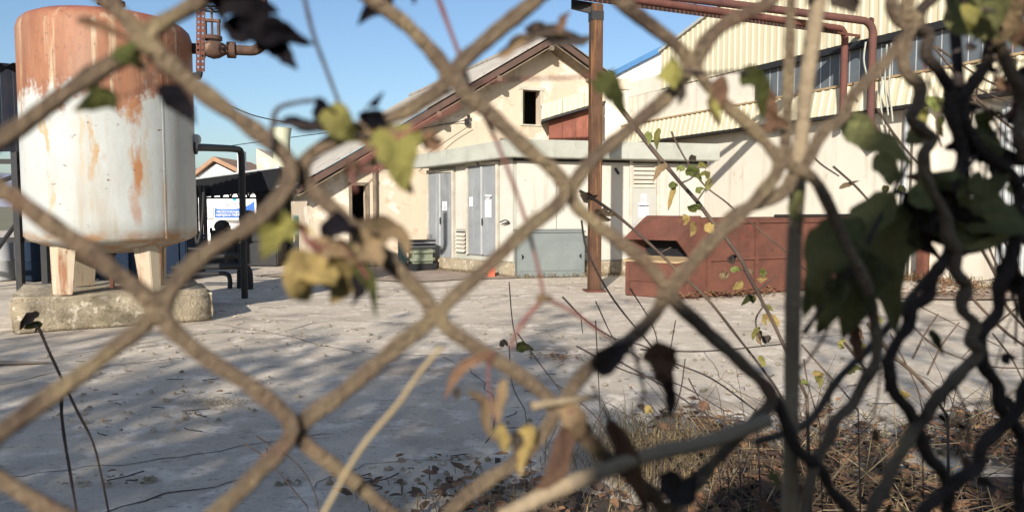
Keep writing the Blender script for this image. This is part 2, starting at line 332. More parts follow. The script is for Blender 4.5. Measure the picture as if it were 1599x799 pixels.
# verge by the fence
b = MB(); vs = []; nx, ny = 60, 24
for j in range(ny+1):
    for i in range(nx+1):
        x = -9+20*i/nx; t = j/ny; far = 3.7+.25*noise.noise(V((x*.9, 5, 0)))+(.85 if x > 1.1 else .45 if x > -.3 else .0)*min(1, max(0, (x+.9)/1.2))*(1 if x > -.9 else 0)+.3*noise.noise(V((x*2.1, 1, 0)))
        y = -3+(far+3)*t; vs.append((x, y, .05*(1-t)**.5+.05*noise.noise(V((x*1.5, y*1.5, 3)))*(1-t)+.012-.03*(t > .999)))
fs = [(j*(nx+1)+i, j*(nx+1)+i+1, (j+1)*(nx+1)+i+1, (j+1)*(nx+1)+i) for j in range(ny) for i in range(nx)]
tag(b.add(vs, fs).build('verge', M['earth'], smooth='all'), kind='structure')
b = MB(); hx = [(-700+i*25) for i in range(60)]; vs = []
for x in hx: vs += [(x, 520, -1), (x, 560+80, 30+9*noise.noise(V((x*.006, 0, 0)))+4*noise.noise(V((x*.03, 4, 0)))), (x, 760, -1)]
b.add(vs, [(3*i+k, 3*i+3+k, 3*i+4+k, 3*i+1+k) for i in range(len(hx)-1) for k in (0, 1)])
tag(b.build('hills', M['hill'], smooth='all'), kind='structure')

# ------------------------------------------------------------------ hall at the right
H0 = V((4.9, 25.5, 0)); HW = V((.3846, -.9231, 0)); HN = V((-.9231, -.3846, 0)); UP = V((0,0,1))
def hp(s, z, off=0): return H0+HW*s+HN*off+UP*z
hall = empty('industrial_hall', hp(8, 0), 'tall cream ribbed metal hall with dark window band along its gable wall', 'hall')
HL = 18.
b = MB(); b.prism([hp(-3.2,0,-.3), hp(HL,0,-.3), hp(HL,0), hp(-3.2,0)], UP*4.4); b.build('wall', M['cream2'], hall)
b = MB(); b.prism([hp(-3.2,4.4,-.3), hp(4.5,4.4,-.3), hp(4.5,4.4,.0), hp(-3.2,4.4,.0)], UP*.95); b.build('upper_wall', M['cream2'], hall)
rake = lambda s: 6.55+.25*min(s, 13)-.25*max(0, s-13)
for i in range(18):                                     # upper cladding, one sheet per metre
    s0 = float(i); bb = MB()
    bb.corr(hp(s0,0,.03), HW, UP, HN, .995, 0, 0, .25, .022, b0f=(lambda a: 5.36), b1f=(lambda a, s0=s0: rake(s0+a)))
    bb.build('cladding_sheet', M['clad'], hall)
for i in range(21):
    s0 = i-3.2; bb = MB(); B = (UP*.62-HN*.14).normalized()
    bb.corr(hp(s0,3.70,.34), HW, B, HN, .995, 0, .64, .25, .03); bb.build('skirt_sheet', M['clad'], hall)
b = MB(); b.prism([hp(-3.2,3.64,.003), hp(HL,3.64,.003), hp(HL,3.64,.38), hp(-3.2,3.64,.38)], UP*.045); b.build('skirt_soffit', M['darksteel'], hall)
b = MB(); b.prism([hp(-3.2,4.335,.003), hp(HL,4.335,.003), hp(HL,4.335,.24), hp(-3.2,4.335,.24)], UP*.05); b.build('sill_rail', M['trim'], hall)
b = MB(); b.prism([hp(4.5,5.18,-.02), hp(HL,5.18,-.02), hp(HL,5.18,.12), hp(4.5,5.18,.12)], UP*.15); b.build('window_head', M['darksteel'], hall)
b = MB(); b.prism([hp(4.4,4.4,-.32), hp(HL,4.4,-.32), hp(HL,4.4,-.2), hp(4.4,4.4,-.2)], UP*.95); b.build('window_backing', M['black'], hall)
pane = None
for i in range(45):
    if pane is None:
        b = MB(); b.prism([hp(4.52,4.39,-.05), hp(4.80,4.39,-.05), hp(4.80,4.39,-.03), hp(4.52,4.39,-.03)], UP*.79); pane = b.build('window_pane', M['glassblue'], hall)
        b = MB(); b.prism([hp(4.80,4.39,-.05), hp(4.82,4.39,-.05), hp(4.82,4.39,-.022), hp(4.80,4.39,-.022)], UP*.79); bar = b.build('glazing_bar', M['galv'], hall)
    else: child_copy(pane, HW*.3*i); child_copy(bar, HW*.3*i)
b = MB()
for s0, s1 in ((-.05, 13), (13, HL)):
    b.prism([hp(s0,rake(s0)+.0,.12), hp(s1,rake(s1),.12), hp(s1,rake(s1)+.09,.12), hp(s0,rake(s0)+.09,.12)], -HN*9)
b.build('roof', M['galv'], hall)
b = MB(); b.prism([hp(0,5.36,-.01), hp(0,6.5,-.01), hp(0,6.5,-8), hp(0,5.36,-8)], HW*.05); b.build('side_wall', M['clad'], hall)
b = MB(); b.tube([hp(9.55,0,.1), hp(9.55,3.64,.1)], .055); b.build('downpipe', M['galv'], hall)
b = MB(); b.prism([hp(9.75,0,.002), hp(10.15,0,.002), hp(10.15,0,.14), hp(9.75,0,.14)], UP*3.63); b.build('pilaster', M['cream2'], hall)
for i in range(3):
    bb = MB(); bb.corr(hp(11.6+i*.72,0.25,.04), HW, UP, HN, .715, 0, 3.3, .18, .035); bb.build('shutter_sheet', M['galv'], hall)
# long annex wall in the back, between house and hall
annex = empty('flat_roofed_annex', (4,27.4,0), 'low flat roofed cream block behind the hut between house and hall', 'building')
b = MB(); b.prism([(1.6,27.4,0),(4.1,27.4,0),(4.1,31,0),(1.6,31,0)], UP*5.62); b.build('wall', M['cream2'], annex)
b = MB(); b.prism([(1.55,27.34,5.62),(4.16,27.34,5.62),(4.16,31.1,5.62),(1.55,31.1,5.62)], UP*.38); b.build('parapet', M['cream'], annex)
b = MB(); e0, e1 = hp(-2.2,5.36,.0), hp(-.02,5.36,0); b.prism([e0, e1, e1-HN*3, e0-HN*3], UP*.5); b.build('side_wall', M['cream2'], annex)
vc = P(950,126,28.4)
vent = empty('roof_vent', vc, 'mushroom capped metal flue on the flat cream roof by the post', 'vent')
b = MB(); b.lathe(vc-UP*.3, [(.11,0),(.11,.5)], 14); b.build('flue', M['darksteel'], vent, smooth=True)
b = MB(); b.lathe(vc, [(.24,.22),(.25,.25),(.14,.33),(.02,.38)], 18); b.build('cap', M['darksteel'], vent, smooth=True)
# white gable with the blue roof, far behind
bo = P(990,123,46)
bh = empty('blue_roofed_hall', (bo.x, 46, 0), 'distant white gabled shed with bright blue roof edge', 'building')
p0, p1 = P(950,124,46), P(1075,60,46)
b = MB(); b.prism([(p0.x,46,0),(p1.x,46,0),(p1.x,46,p1.z),(p0.x,46,p0.z)], (0,12,0)); b.build('gable_wall', M['white'], bh)
b = MB(); d = (p1-p0).normalized(); b.prism([p0-d*.4+V((0,-.3,0)), p1+V((0,-.3,0)), p1+V((0,-.3,.33)), p0-d*.4+V((0,-.3,.33))], (0,12.5,0)); b.build('roof', M['blueroof'], bh)

# ------------------------------------------------------------------ old house with the gable
A0 = V((-5.04,19.26,0)); AV = V((.914,.407,0)).normalized(); AU = V((-AV.y, AV.x, 0))
def ap(l, z, d=0): return A0+AV*l+AU*d+UP*z
house = empty('gabled_house', ap(4,0,2), 'old cream plastered house gable with small dark upper window', 'house')
LP, ZP, SL, SR, LR = 6.57, 6.18, .60, .56, 8.5
def roofz(l): return ZP-(LP-l)*SL if l < LP else ZP-(l-LP)*SR
wl, wr, wb, wt = 5.80, 6.42, 3.82, 4.80
dl, dr, dt = 1.02, 1.42, 2.1
b = MB(); th = AU*.35
for poly in ([(-.02,0),(dl,0),(dl,roofz(dl)),(-.02,roofz(0))], [(dl,dt),(dr,dt),(dr,roofz(dr)),(dl,roofz(dl))], [(dr,0),(wl,0),(wl,roofz(wl)),(dr,roofz(dr))],
             [(wl,0),(wr,0),(wr,wb),(wl,wb)], [(wl,wt),(wr,wt),(wr,roofz(wr)),(wl,roofz(wl))], [(wr,0),(LR,0),(LR,roofz(LR)),(LP,ZP),(wr,roofz(wr))]):
    b.prism([ap(l, z) for l, z in poly], th)
b.prism([ap(-.02,0,.35), ap(.3,0,.35), ap(.3,0,13), ap(-.02,0,13)], UP*2.1)
b.build('wall', M['cream'], house)
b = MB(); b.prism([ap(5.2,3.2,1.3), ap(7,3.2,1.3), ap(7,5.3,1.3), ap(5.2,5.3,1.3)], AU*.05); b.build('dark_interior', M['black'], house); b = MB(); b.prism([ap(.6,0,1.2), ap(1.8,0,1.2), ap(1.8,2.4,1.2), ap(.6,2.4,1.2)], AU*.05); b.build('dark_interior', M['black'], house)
wn = MB()
for (l0,l1,z0,z1) in ((wl-.01,wl+.035,wb,wt),(wr-.035,wr+.01,wb,wt),(wl-.07,wr+.07,wt-.02,wt+.07),(wl-.03,wr+.03,wb-.03,wb+.01)):
    wn.prism([ap(l0,z0,-.03), ap(l1,z0,-.03), ap(l1,z1,-.03), ap(l0,z1,-.03)], AU*.08)
wo = wn.build('window', M['doorframe'], house)
b = MB(); b.prism([ap(wl+.12,wb+.02,.16), ap(wl+.17,wb+.02,.16), ap(wl+.17,wt-.02,.16), ap(wl+.12,wt-.02,.16)], AU*.05); b.build('casement', M['wood'], wo)
b = MB()
for (l0,l1,z0,z1) in ((dl-.06,dl+.02,0,dt),(dr-.02,dr+.06,0,dt),(dl-.06,dr+.06,dt-.02,dt+.06)): b.prism([ap(l0,z0,-.03), ap(l1,z0,-.03), ap(l1,z1,-.03), ap(l0,z1,-.03)], AU*.1)
b.build('door_frame', M['wood'], house)
# roof: corrugated sheets on both slopes, six bays deep
dL = (AV*-1-UP*SL).normalized(); nL = (UP-AV*SL).normalized(); lenL = 7.05*math.hypot(1, SL)
for i in range(14):
    bb = MB(); bb.corr(ap(LP, ZP+.10, -.62+i*1.0), AU, dL, nL, .99, 0, lenL, .177, .05, trap=False); bb.build('roof_sheet', M['tile'], house, smooth=True)
dR = (AV-UP*SR).normalized(); nR = (UP+AV*SR).normalized()
for i in range(14):
    bb = MB(); bb.corr(ap(LP, ZP+.10, -.62+i*1.0), AU, dR, nR, .99, 0, 2.25, .177, .05, trap=False); bb.build('roof_sheet', M['tile'], house, smooth=True)
b = MB(); b.tube([ap(LP,ZP+.17,-.6), ap(LP,ZP+.17,13.3)], .09, 10); b.build('ridge_cap', M['tile'], house, smooth=True)
for dd, n_, ln in ((dL, nL, lenL), (dR, nR, 2.25)):
    b = MB(); q = ap(LP, ZP+.06, -.59); b.prism([q-n_*.02, q+dd*ln-n_*.02, q+dd*ln-n_*.17, q-n_*.17], AU*.05); b.build('barge_board', M['barge'], house)
    b = MB(); q = ap(LP, ZP+.04, -.54); b.prism([q-n_*.20, q+dd*ln-n_*.20, q+dd*ln-n_*.23, q-n_*.23], AU*.54); b.build('eave_lining', M['wood'], house)
for l in (1.5, 3.2, 4.9, LP-.12, 7.9):
    b = MB(); z = roofz(l)-.12; b.box(ap(l, z-.12, -.3), (.12,.62,.14), (AV, AU, UP)); b.build('purlin_end', M['wood'], house)
b = MB(); b.prism([ap(-.46,1.98,-.6), ap(-.34,1.98,-.6), ap(-.34,1.98,13.3), ap(-.46,1.98,13.3)], UP*.12); b.build('eave_gutter', M['darksteel'], house)
b = MB(); q = [ap(1.62,roofz(1.62)-.35,-.08), ap(1.62,2.0,-.08), ap(1.62,0,-.08)]; b.tube(q, .055, 10)
for z in (.9, 2.2): b.lathe(ap(1.62,z,-.08), [(.065,-.03),(.065,.03)], 10)
b.build('downpipe', M['wood'], house)
ins = empty('wall_bracket', ap(4.15,3.9,-.06), 'small black cable bracket fixed on the cream gable', 'bracket')
b = MB(); c0 = P(729,190,20.85); b.box(c0, (.09,.12,.16), (AV, AU, UP)); b.box(c0+UP*.14+AV*.05, (.05,.10,.08), (AV, AU, UP)); b.build('bracket_arm', M['darksteel'], ins)
def cable(pts, r, label, k=8, m='darksteel', name='overhead_cable'):
    b = MB(); q = smooth_line(pts, k); b.tube(q, r, 5); o = b.build(name, M[m], loc=q[0]); return tag(o, label, 'cable')
cable([P(727,188,20.8), P(700,193,20.7), P(640,203,20.0), P(560,208,18.5), P(430,188,16), P(370,170,14.5), P(300,130,12)], .012, 'black cable sagging from the gable bracket past the tank')
cable([P(735,195,20.8), P(705,215,20.6), P(670,238,20.2), P(640,250,19.8)], .009, 'thin cable dropping from the gable bracket towards the hut')
cable([P(300,236,22), P(430,218,23), P(520,206,24)], .012, 'thin wire stretched low behind the pale green flue')
# lean-to between house and post, with the rusty panel
lean = empty('lean_to', ap(7,0,-.6), 'lean-to with cream ribbed edge over a rusty sheet panel', 'lean-to')
q0, q1 = P(846,186,21.2), P(946,157,21.2)
for i in range(3):
    o0 = q0+(q1-q0)*(i/3); d = (q1-q0).normalized(); bb = MB(); bb.corr(o0, d, UP, V((0,-1,0)), (q1-q0).length/3-.01, 0, .40, .15, .03); bb.build('edge_sheet', M['clad'], lean)
b = MB(); b.prism([q0-UP*.07, q1-UP*.07, q1-UP*.01, q0-UP*.01], (0,1.0,0)); b.build('soffit', M['darksteel'], lean)
b = MB(); b.prism([q0+V((0,.2,.38)), q1+V((0,.2,.38)), q1+V((0,1.1,.40)), q0+V((0,1.1,.40))], UP*.03); b.build('lean_to_roof', M['tile'], lean)
for i in range(4):
    x0, x1 = 857+i*21, 877.4+i*21; bb = MB(); a_, c_ = P(x0,240,21.5), P(x1,240,21.5)
    zt = lambda x: (q0.z+(q1.z-q0.z)*(x-846)/100)-.08
    bb.prism([V((a_.x,21.5,1.9)), V((c_.x,21.5,1.9)), V((c_.x,21.5,zt(x1))), V((a_.x,21.5,zt(x0)))], (0,.04,0)); bb.build('rusty_panel', M['rustpanel'], lean)

# ------------------------------------------------------------------ transformer hut
C = V((.05,17.14,0)); CR = V((4.6,18.35,0)); CLft = V((-2.10,19.5,0))
FV = (CR-C).normalized(); FL = (CLft-C).normalized(); nF = V((FV.y,-FV.x,0)); nL2 = V((FL.y*-1, FL.x, 0)); nL2 = nL2 if nL2.dot(V((0,-1,0))) > 0 else -nL2
hut = empty('transformer_hut', C, 'low cream transformer hut with grey steel doors and concrete roof', 'hut')
lenF, lenL_ = (CR-C).length, (CLft-C).length
bk = [CR+V((-.25,1.1,0)), V((.9,20.3,0)), CLft+V((.3,.2,0))]
def fpnt(a, z, off=0): return C+FV*a+nF*off+UP*z
def lpnt(a, z, off=0): return C+FL*a+nL2*off+UP*z
b = MB(); b.prism([C, CR]+bk+[CLft], UP*2.72); b.build('core_wall', M['fascia'], hut)
b = MB(); o_ = .14
pl = [C+nF*o_*.9+nL2*.1, CR+nF*.12+FV*.1, bk[0], bk[1], bk[2], CLft+nL2*.14]
b.prism(pl, UP*.30); b.build('plinth', M['plinth'], hut, bevel=.03)
ov = .40
cc = C+(nF+nL2).normalized()*.36; rr = CR+nF*ov+FV*.15; ll = CLft+nL2*ov+FL*.2
zl = -.14
b = MB(); b.hexa([cc+UP*2.63, rr+UP*2.61, bk[1]+V((.8,.3,2.61)), ll+UP*(2.63+zl)], [cc+UP*3.02, rr+UP*3.0, bk[1]+V((.8,.3,3.0)), ll+UP*(2.96+zl)]); b.build('roof', M['fascia'], hut, bevel=.015)
b = MB(); b.prism([C+nF*.06+nL2*.06+UP*2.56, CR+nF*.06+UP*2.55, CR-nF*.1+UP*2.55, C-nF*.1+UP*2.56], UP*.10); b.build('eave_shade_strip', M['darksteel'], hut)  # dark strip painted in for the shadow under the roof edge
# front cladding panels
edges = [.04, .98, 2.05, 2.75, 3.36, 4.02, lenF-.02]
for i in range(len(edges)-1):
    if i == 3: continue
    b = MB(); b.prism([fpnt(edges[i]+.012,.32), fpnt(edges[i+1]-.012,.32), fpnt(edges[i+1]-.012,2.66), fpnt(edges[i]+.012,2.66)], nF*.035); b.build('wall_panel', M['hutcream'], hut, bevel=.006)
def door(pt, a0, a1, z0, z1, leaves, m, n, louv=None, papers=()):
    d = MB()
    for (x0,x1,y0,y1) in ((a0-.07,a0,z0,z1+.07),(a1,a1+.07,z0,z1+.07),(a0,a1,z1,z1+.07)):
        d.prism([pt(x0,y0), pt(x1,y0), pt(x1,y1), pt(x0,y1)], n*.08)
    fr = d.build('door', M['doorframe'], hut)
    wdt = (a1-a0)/leaves
    for i in range(leaves):
        x0, x1 = a0+i*wdt+.008, a0+(i+1)*wdt-.008; top = z1-.01
        d = MB()
        if louv:
            d.prism([pt(x0,z0), pt(x1,z0), pt(x1,louv), pt(x0,louv)], n*.05)
            d.build('door_leaf', m, fr, bevel=.006)
            d = MB(); d.prism([pt(x0,louv), pt(x1,louv), pt(x1,top), pt(x0,top)], n*.012); d.build('louvre_back', M['black'], fr)
            k = 6
            for j in range(k):
                zz = louv+(top-louv)*(j+.05)/k; hh = (top-louv)/k*.78
                d = MB(); d.prism([pt(x0+.03,zz,.055), pt(x1-.03,zz,.055), pt(x1-.03,zz+hh,.02), pt(x0+.03,zz+hh,.02)], n*.01); d.build('slat', M['doorframe'], fr)
            for xa, xb in ((x0,x0+.03),(x1-.03,x1)):
                d = MB(); d.prism([pt(xa,louv), pt(xb,louv), pt(xb,top), pt(xa,top)], n*.06); d.build('louvre_stile', M['doorframe'], fr)
        else:
            d.prism([pt(x0,z0), pt(x1,z0), pt(x1,top), pt(x0,top)], n*.05); d.build('door_leaf', m, fr, bevel=.006)
            for xa in (x0+.02, x1-.05):
                d = MB(); d.prism([pt(xa,z0+.02,.05), pt(xa+.03,z0+.02,.05), pt(xa+.03,top-.02,.05), pt(xa,top-.02,.05)], n*.015); d.build('stile', m, fr)
    mid = (a0+a1)/2
    d = MB(); d.prism([pt(mid-.025,z0+.01,.05), pt(mid+.025,z0+.01,.05), pt(mid+.025,z1-.03,.05), pt(mid-.025,z1-.03,.05)], n*.03) if leaves > 1 else d.box(pt(a0+.07,1.2,.07), (.03,.03,.12))
    d.build('closing_strip' if leaves > 1 else 'handle', M['galv'], fr)
    if leaves > 1:
        d = MB(); d.box(pt(mid-.05,1.2,.1), (.03,.03,.16)); d.box(pt(mid-.05,1.2,.1), (.03,.08,.03)); d.build('handle', M['darksteel'], fr)
    return fr
def notice(fr, pt, n, a, z, w_, h_, lines, off=.068, icon=False):
    d = MB(); d.prism([pt(a,z,off), pt(a+w_,z,off), pt(a+w_,z+h_,off), pt(a,z+h_,off)], n*.003); pn = d.build('notice', M['paper'], hut)
    X = (pt(1,0)-pt(0,0)).normalized()
    if X.cross(UP).dot(n) < 0: X = -X
    rot = Matrix((X, UP, X.cross(UP))).transposed().to_euler()
    L0 = rootloc(hut)
    for (txt, fz, size) in lines:
        cu = bpy.data.curves.new('lettering', 'FONT'); cu.body = txt; cu.size = size; cu.align_x = 'CENTER'; cu.extrude = .0005; cu.offset = .004; cu.materials.append(M['ink'])
        o = text_mesh(cu); o.parent = pn; o.location = pt(a+w_/2, z+h_*fz, off+.006)-L0; o.rotation_euler = rot
    if icon:
        d = MB(); cxx = a+w_/2; zz = z+h_*.5; s_ = w_*.3
        for q in ([(-1,-1),(-1,1),(-.7,1),(-.7,-1)], [(-1,-1),(1,-1),(1,-.7),(-1,-.7)], [(.1,.9),(.4,.9),(.1,.1),(.5,.1),(-.1,-.7),(.05,-.1),(-.3,-.1)]):
            d.prism([pt(cxx+u_*s_, zz+w2*s_*1.2, off+.004) for u_, w2 in q], n*.001)
        d.build('warning_mark', M['ink'], pn)
    return pn
# left face: near double door, vent, far double door
k1 = door(lpnt, .55, 1.55, .42, 2.50, 2, M['greydoor'], nL2)
notice(k1, lpnt, nL2, .70, 1.30, .22, .52, [('STOP', .78, .10), ('o', .55, .07)])
notice(k1, lpnt, nL2, 1.36, 1.55, .13, .22, [])
k2 = door(lpnt, 2.18, 3.12, .20, 2.38, 2, M['greydoor'], nL2)
notice(k2, lpnt, nL2, 2.36, 1.45, .18, .22, [], icon=True)
b = MB(); b.prism([lpnt(1.66,.45), lpnt(2.06,.45), lpnt(2.06,.95), lpnt(1.66,.95)], nL2*.02); vb = b.build('vent', M['black'], hut)
for j in range(5):
    d = MB(); zz = .46+j*.096; d.prism([lpnt(1.68,zz,.075), lpnt(2.04,zz,.075), lpnt(2.04,zz+.075,.03), lpnt(1.68,zz+.075,.03)], nL2*.008); d.build('slat', M['doorframe'], vb)
b = MB(); b.prism([lpnt(.02,.32), lpnt(.45,.32), lpnt(.45,2.6), lpnt(.02,2.6)], nL2*.03); b.build('wall_panel', M['hutcream'], hut, bevel=.006)
b = MB(); b.prism([lpnt(1.66,1.0), lpnt(2.06,1.0), lpnt(2.06,2.52), lpnt(1.66,2.52)], nL2*.03); b.build('wall_panel', M['hutcream'], hut, bevel=.006)
k3 = door(fpnt, 2.80, 3.42, .32, 2.58, 1, M['doorlight'], nF, louv=1.98)
notice(k3, fpnt, nF, 2.97, 1.30, .25, .33, [('OPASNOST', .74, .05), ('~', .45, .06)], off=.055)
notice(k3, fpnt, nF, 3.03, 1.635, .13, .2, [], off=.058, icon=True)
b = MB(); b.box(fpnt(2.42,2.36,.06), (.05,.05,.16), (V((.8,.2,.55)).normalized(), nF, V((-.55,0,.8)))); b.build('lamp_bracket', M['darksteel'], hut)
b = MB(); q = smooth_line([lpnt(1.1,2.5,.12), lpnt(1.2,2.66,.14), lpnt(1.0,2.7,.22), lpnt(.9,2.62,.16)], 4); b.tube(q, .015, 5); b.build('loose_conduit', M['darksteel'], hut)
b = MB(); q = lpnt(.32,1.2,.15); b.tube(smooth_line([q, q+V((.14,-.12,.05)), q+V((.22,-.1,-.02)), q+V((.06,-.02,-.03))], 4), .014, 5); b.build('door_hook', M['darksteel'], hut)
# grey-green cabinet leaning at the front
cb = empty('meter_cabinet', fpnt(.75,0,.4), 'low grey green steel cabinet standing against the hut front', 'cabinet')
ca, cz = P(808,432,16.72), P(913,428,17.05); ca.z = cz.z = 0; dv = (cz-ca).normalized(); nv = V((dv.y,-dv.x,0)); lw = (cz-ca).length
b = MB(); b.prism([ca, cz, cz-nv*.32, ca-nv*.32], UP*.98); b.build('body', M['cabinet'], cb, bevel=.012)
b = MB(); q0, q1 = ca+dv*.05+nv*.002+UP*.14, cz-dv*.05+nv*.002+UP*.14; b.prism([q0, q1, q1+UP*.66, q0+UP*.66], nv*.018); b.build('front_panel', M['cabinet'], cb, bevel=.004)
b = MB(); b.prism([ca-dv*.02+nv*.02+UP*.98, cz+dv*.02+nv*.02+UP*.98, cz+dv*.02-nv*.34+UP*1.02, ca-dv*.02-nv*.34+UP*1.02], UP*.03); b.build('lid', M['cabinet'], cb, bevel=.006)
for t in (.06, .94):
    b = MB(); q = ca+dv*lw*t+nv*.03+UP*.46; b.prism([q+UP*.06, q-UP*.06, q+dv*(.05 if t < .5 else -.05)], nv*.012); b.build('latch', M['black'], cb)
for zz in (.55, .88):
    b = MB(); q = cz+dv*.004-nv*.1+UP*zz; b.tube([q, q+dv*.09], .018, 6); b.build('hinge_pin', M['darksteel'], cb)
# stack beside the hut
st0 = P(655,421,18.7); st0.z = 0
z = 0.0
def slab(label, cat, name, h, wdt, dep, m, dx=0, bev=.01, group='flat pieces stacked beside the hut'):
    global z
    b = MB(); c = st0+V((dx,0,z+h/2)); b.box(c, (wdt, dep, h), (AV, AU, UP)); o = b.build(name, m, bevel=bev, loc=(c.x, c.y, z), smooth=True); z += h+.004
    return tag(o, label, cat, group)
for i in range(3): slab(['lowest dark steel plate under the olive boxes by the hut','middle dark steel plate below the olive boxes','dark steel plate directly under the lower olive box'][i], 'plate', 'steel_plate', .055, .74, .5, M['darksteel'], dx=-.03+.02*i)
slab('lower olive green steel box in the stack by the hut', 'box', 'steel_box', .19, .62, .48, M['olive'], .03, .06)
slab('upper olive green steel box in the stack by the hut', 'box', 'steel_box', .19, .62, .48, M['olive'], .03, .06)
for i in range(4): slab(['pale sheet lying on the upper olive box by the hut','dark sheet second above the olive boxes','pale sheet second from the top of the stack by the hut','topmost dark sheet of the stack beside the hut'][i], 'plate', 'steel_plate', .04, .72, .5, M['darksteel' if i%2 else 'galv'], dx=-.02)
tag(MB().box(st0+V((-.43,.1,.42)), (.12,.35,.86), (AV,AU,UP)).build('side_panel', M['teal'], loc=st0+V((-.43,.1,0))), 'dark upright board at the left end of the stacked boxes', 'board')
q = P(770,431,16.9); q.z = 0
tag(MB().prism([q+V((-.13,0,0)), q+V((.04,0,0)), q+V((.04,.03,.22)), q+V((-.10,.03,.22))], (0,.06,0)).build('orange_marker', M['orange'], loc=q), 'orange plastic piece at the foot of the hut corner', 'marker')

# ------------------------------------------------------------------ pipe bridge
pb = V((1.52,14.15,0))
post = empty('pipe_post', pb, 'tall rusty square post standing in the yard under red pipes', 'post')
ps = .215; pax = (V((.985,.17,0)), V((-.17,.985,0)), UP)
b = MB(); b.box(pb+UP*2.60, (ps,ps,5.2), pax); b.build('shaft', M['rustpost'], post, bevel=.02)
b = MB(); b.box(pb+UP*.015, (.36,.36,.03), pax); b.build('base_plate', M['rust'], post)
b = MB(); b.box(pb+UP*4.98, (ps+.012,ps+.012,.16), pax); b.build('painted_band', M['darksteel'], post)
b = MB(); b.prism([pb+V((-.45,-.04,5.12)), pb+V((.06,-.04,5.0)), pb+V((.06,-.04,5.2)), pb+V((-.45,-.04,5.28))], (0,.08,0)); b.build('bracket_arm', M['darksteel'], post)
pd = V((6.35,3.95,0)).normalized(); pn_ = V((-pd.y, pd.x, 0))
def pp(s, z, off=0): return pb+pd*s+pn_*off+UP*z
br = empty('pipe_bridge', pp(0,5.3), 'pair of red rusty pipes running from the post into the hall', 'pipes')
e1 = P(1319,46,17.75); e2 = P(1360,34,17.05)
L1 = (e1-pb).xy.length
def zi(s): return 5.50+.30*max(0, s)/L1
def elbow(p, d, r, down):
    return [p+d*(r*math.sin(a))+UP*(-r*(1-math.cos(a))) for a in [i*math.pi/12 for i in range(7)]]+[p+d*r-UP*down]
low = e1; dd = (low-V((pb.x,pb.y,5.37))); dxy = dd.normalized()
b = MB(); s0 = V((pb.x,pb.y,5.37))
b.tube([s0-dxy*2.5, s0, s0+dxy*(dd.length*.5)]+elbow(s0+dxy*(dd.length-.2), dxy, .22, 1.95), .078, 12); b.build('lower_pipe', M['redpipe'], br, smooth=True)
s1 = P(1040,-6,16.0); d1 = (e2-s1); dn = d1.normalized()
b = MB(); b.tube([s1-dn*5.2, s1]+elbow(s1+dn*(d1.length-.2), dn, .26, 2.15)+[s1+dn*(d1.length+.02)+V((.16,-.12,-2.5))], .082, 12); b.build('upper_pipe', M['brownpipe'], br, smooth=True)
for t in (2.4, 4.2, 6.0):
    for (s_, d_, r_) in ((s0, dxy, .085), (s1, dn, .090)):
        b = MB(); c = s_+d_*(t-(1.2 if r_ > .087 else 0)); b.lathe(c, [(r_,-.02),(r_,.02)], 14, d_); b.build('pipe_clamp', M['brownpipe'], br)
# toothed angle iron carrying the lower pipe
b = MB(); a0 = s0-dxy*2.5-UP*.105; ln = 2.5+dd.length+1.15; n_ = V((-dxy.y, dxy.x, 0)).normalized()
b.prism([a0-n_*.07, a0+n_*.07, a0+n_*.07+dxy*ln, a0-n_*.07+dxy*ln], UP*.012); b.prism([a0-n_*.075, a0-n_*.062, a0-n_*.062+dxy*ln, a0-n_*.075+dxy*ln], UP*-.05)
b.build('support_angle', M['rust'], br)
b = MB(); i = 0
while i*.11 < ln-1.6:
    c = a0+dxy*(.1+i*.11)-n_*.085-UP*.02; b.box(c, (.05,.02,.05), (dxy, n_, UP)); i += 1
tag(b.build('cable_tray_teeth', M['darksteel'], br), kind='stuff')
c = a0+dxy*(ln-.1); b = MB(); b.box(c-UP*.62, (.12,.12,1.25), (HW, HN, UP)); b.build('hanger_post', M['redpipe'], br)
b = MB()
for k in range(12): b.box(c-UP*(.1+k*.1)+HN*.065, (.16,.02,.03), (HW, HN, UP))
b.build('hanger_rungs', M['rust'], br)
for k, (px, y0, y1) in enumerate(((1392,68,190),(1385,70,180),(1352,66,120),(1378,120,195))):
    cable([P(px,y0,16.7), P(px-3,(y0+y1)/2,16.65), P(px+2,y1,16.7)], .02, ['pale cable hanging right of the short red hanger','grey cable hanging close beside the red hanger','pale cable looped behind the right hand red pipe','pale cable dangling below the red hanger'][k], m='fascia', name='hanging_cable')
q = P(1336,187,18.6)
pe = empty('pipe_stub', q, 'short pipe stub with black cap below the hall skirt', 'pipe')
b = MB(); b.tube([q-HN*.25, q+HN*.12], .08, 12); b.build('stub', M['redpipe'], pe, smooth=True)
b = MB(); b.lathe(q+HN*.12, [(.10,0),(.10,.1)], 12, HN); b.build('cap', M['darksteel'], pe)

# ------------------------------------------------------------------ skip
K0, K1, KR = V((2.80,12.97,0)), V((2.0,13.52,0)), V((2.80,12.97,0))+V((.90,.436,0)).normalized()*4.35
kv = (KR-K0).normalized(); ke = (K1-K0).normalized(); kb = KR+(K1-K0); wE = (K1-K0).length
nk = V((kv.y,-kv.x,0)); ne = V((ke.y,-ke.x,0)); ne = ne if ne.dot(V((-1,-.5,0))) > 0 else -ne
skip = empty('rusty_skip', (K0+KR)/2, 'long rusty steel skip with an open hopper hood at its left end', 'skip')
def kq(a, e, z): return K0+kv*a+ke*e+UP*z
TOP = 1.36
b = MB(); b.hexa([kq(.55,0,0), kq(4.35,0,0), kq(4.35,wE,0), kq(.55,wE,0)], [kq(.42,0,TOP), kq(4.35,0,TOP), kq(4.35,wE,TOP), kq(.42,wE,TOP)]); b.build('body', M['rust'], skip, bevel=.015)
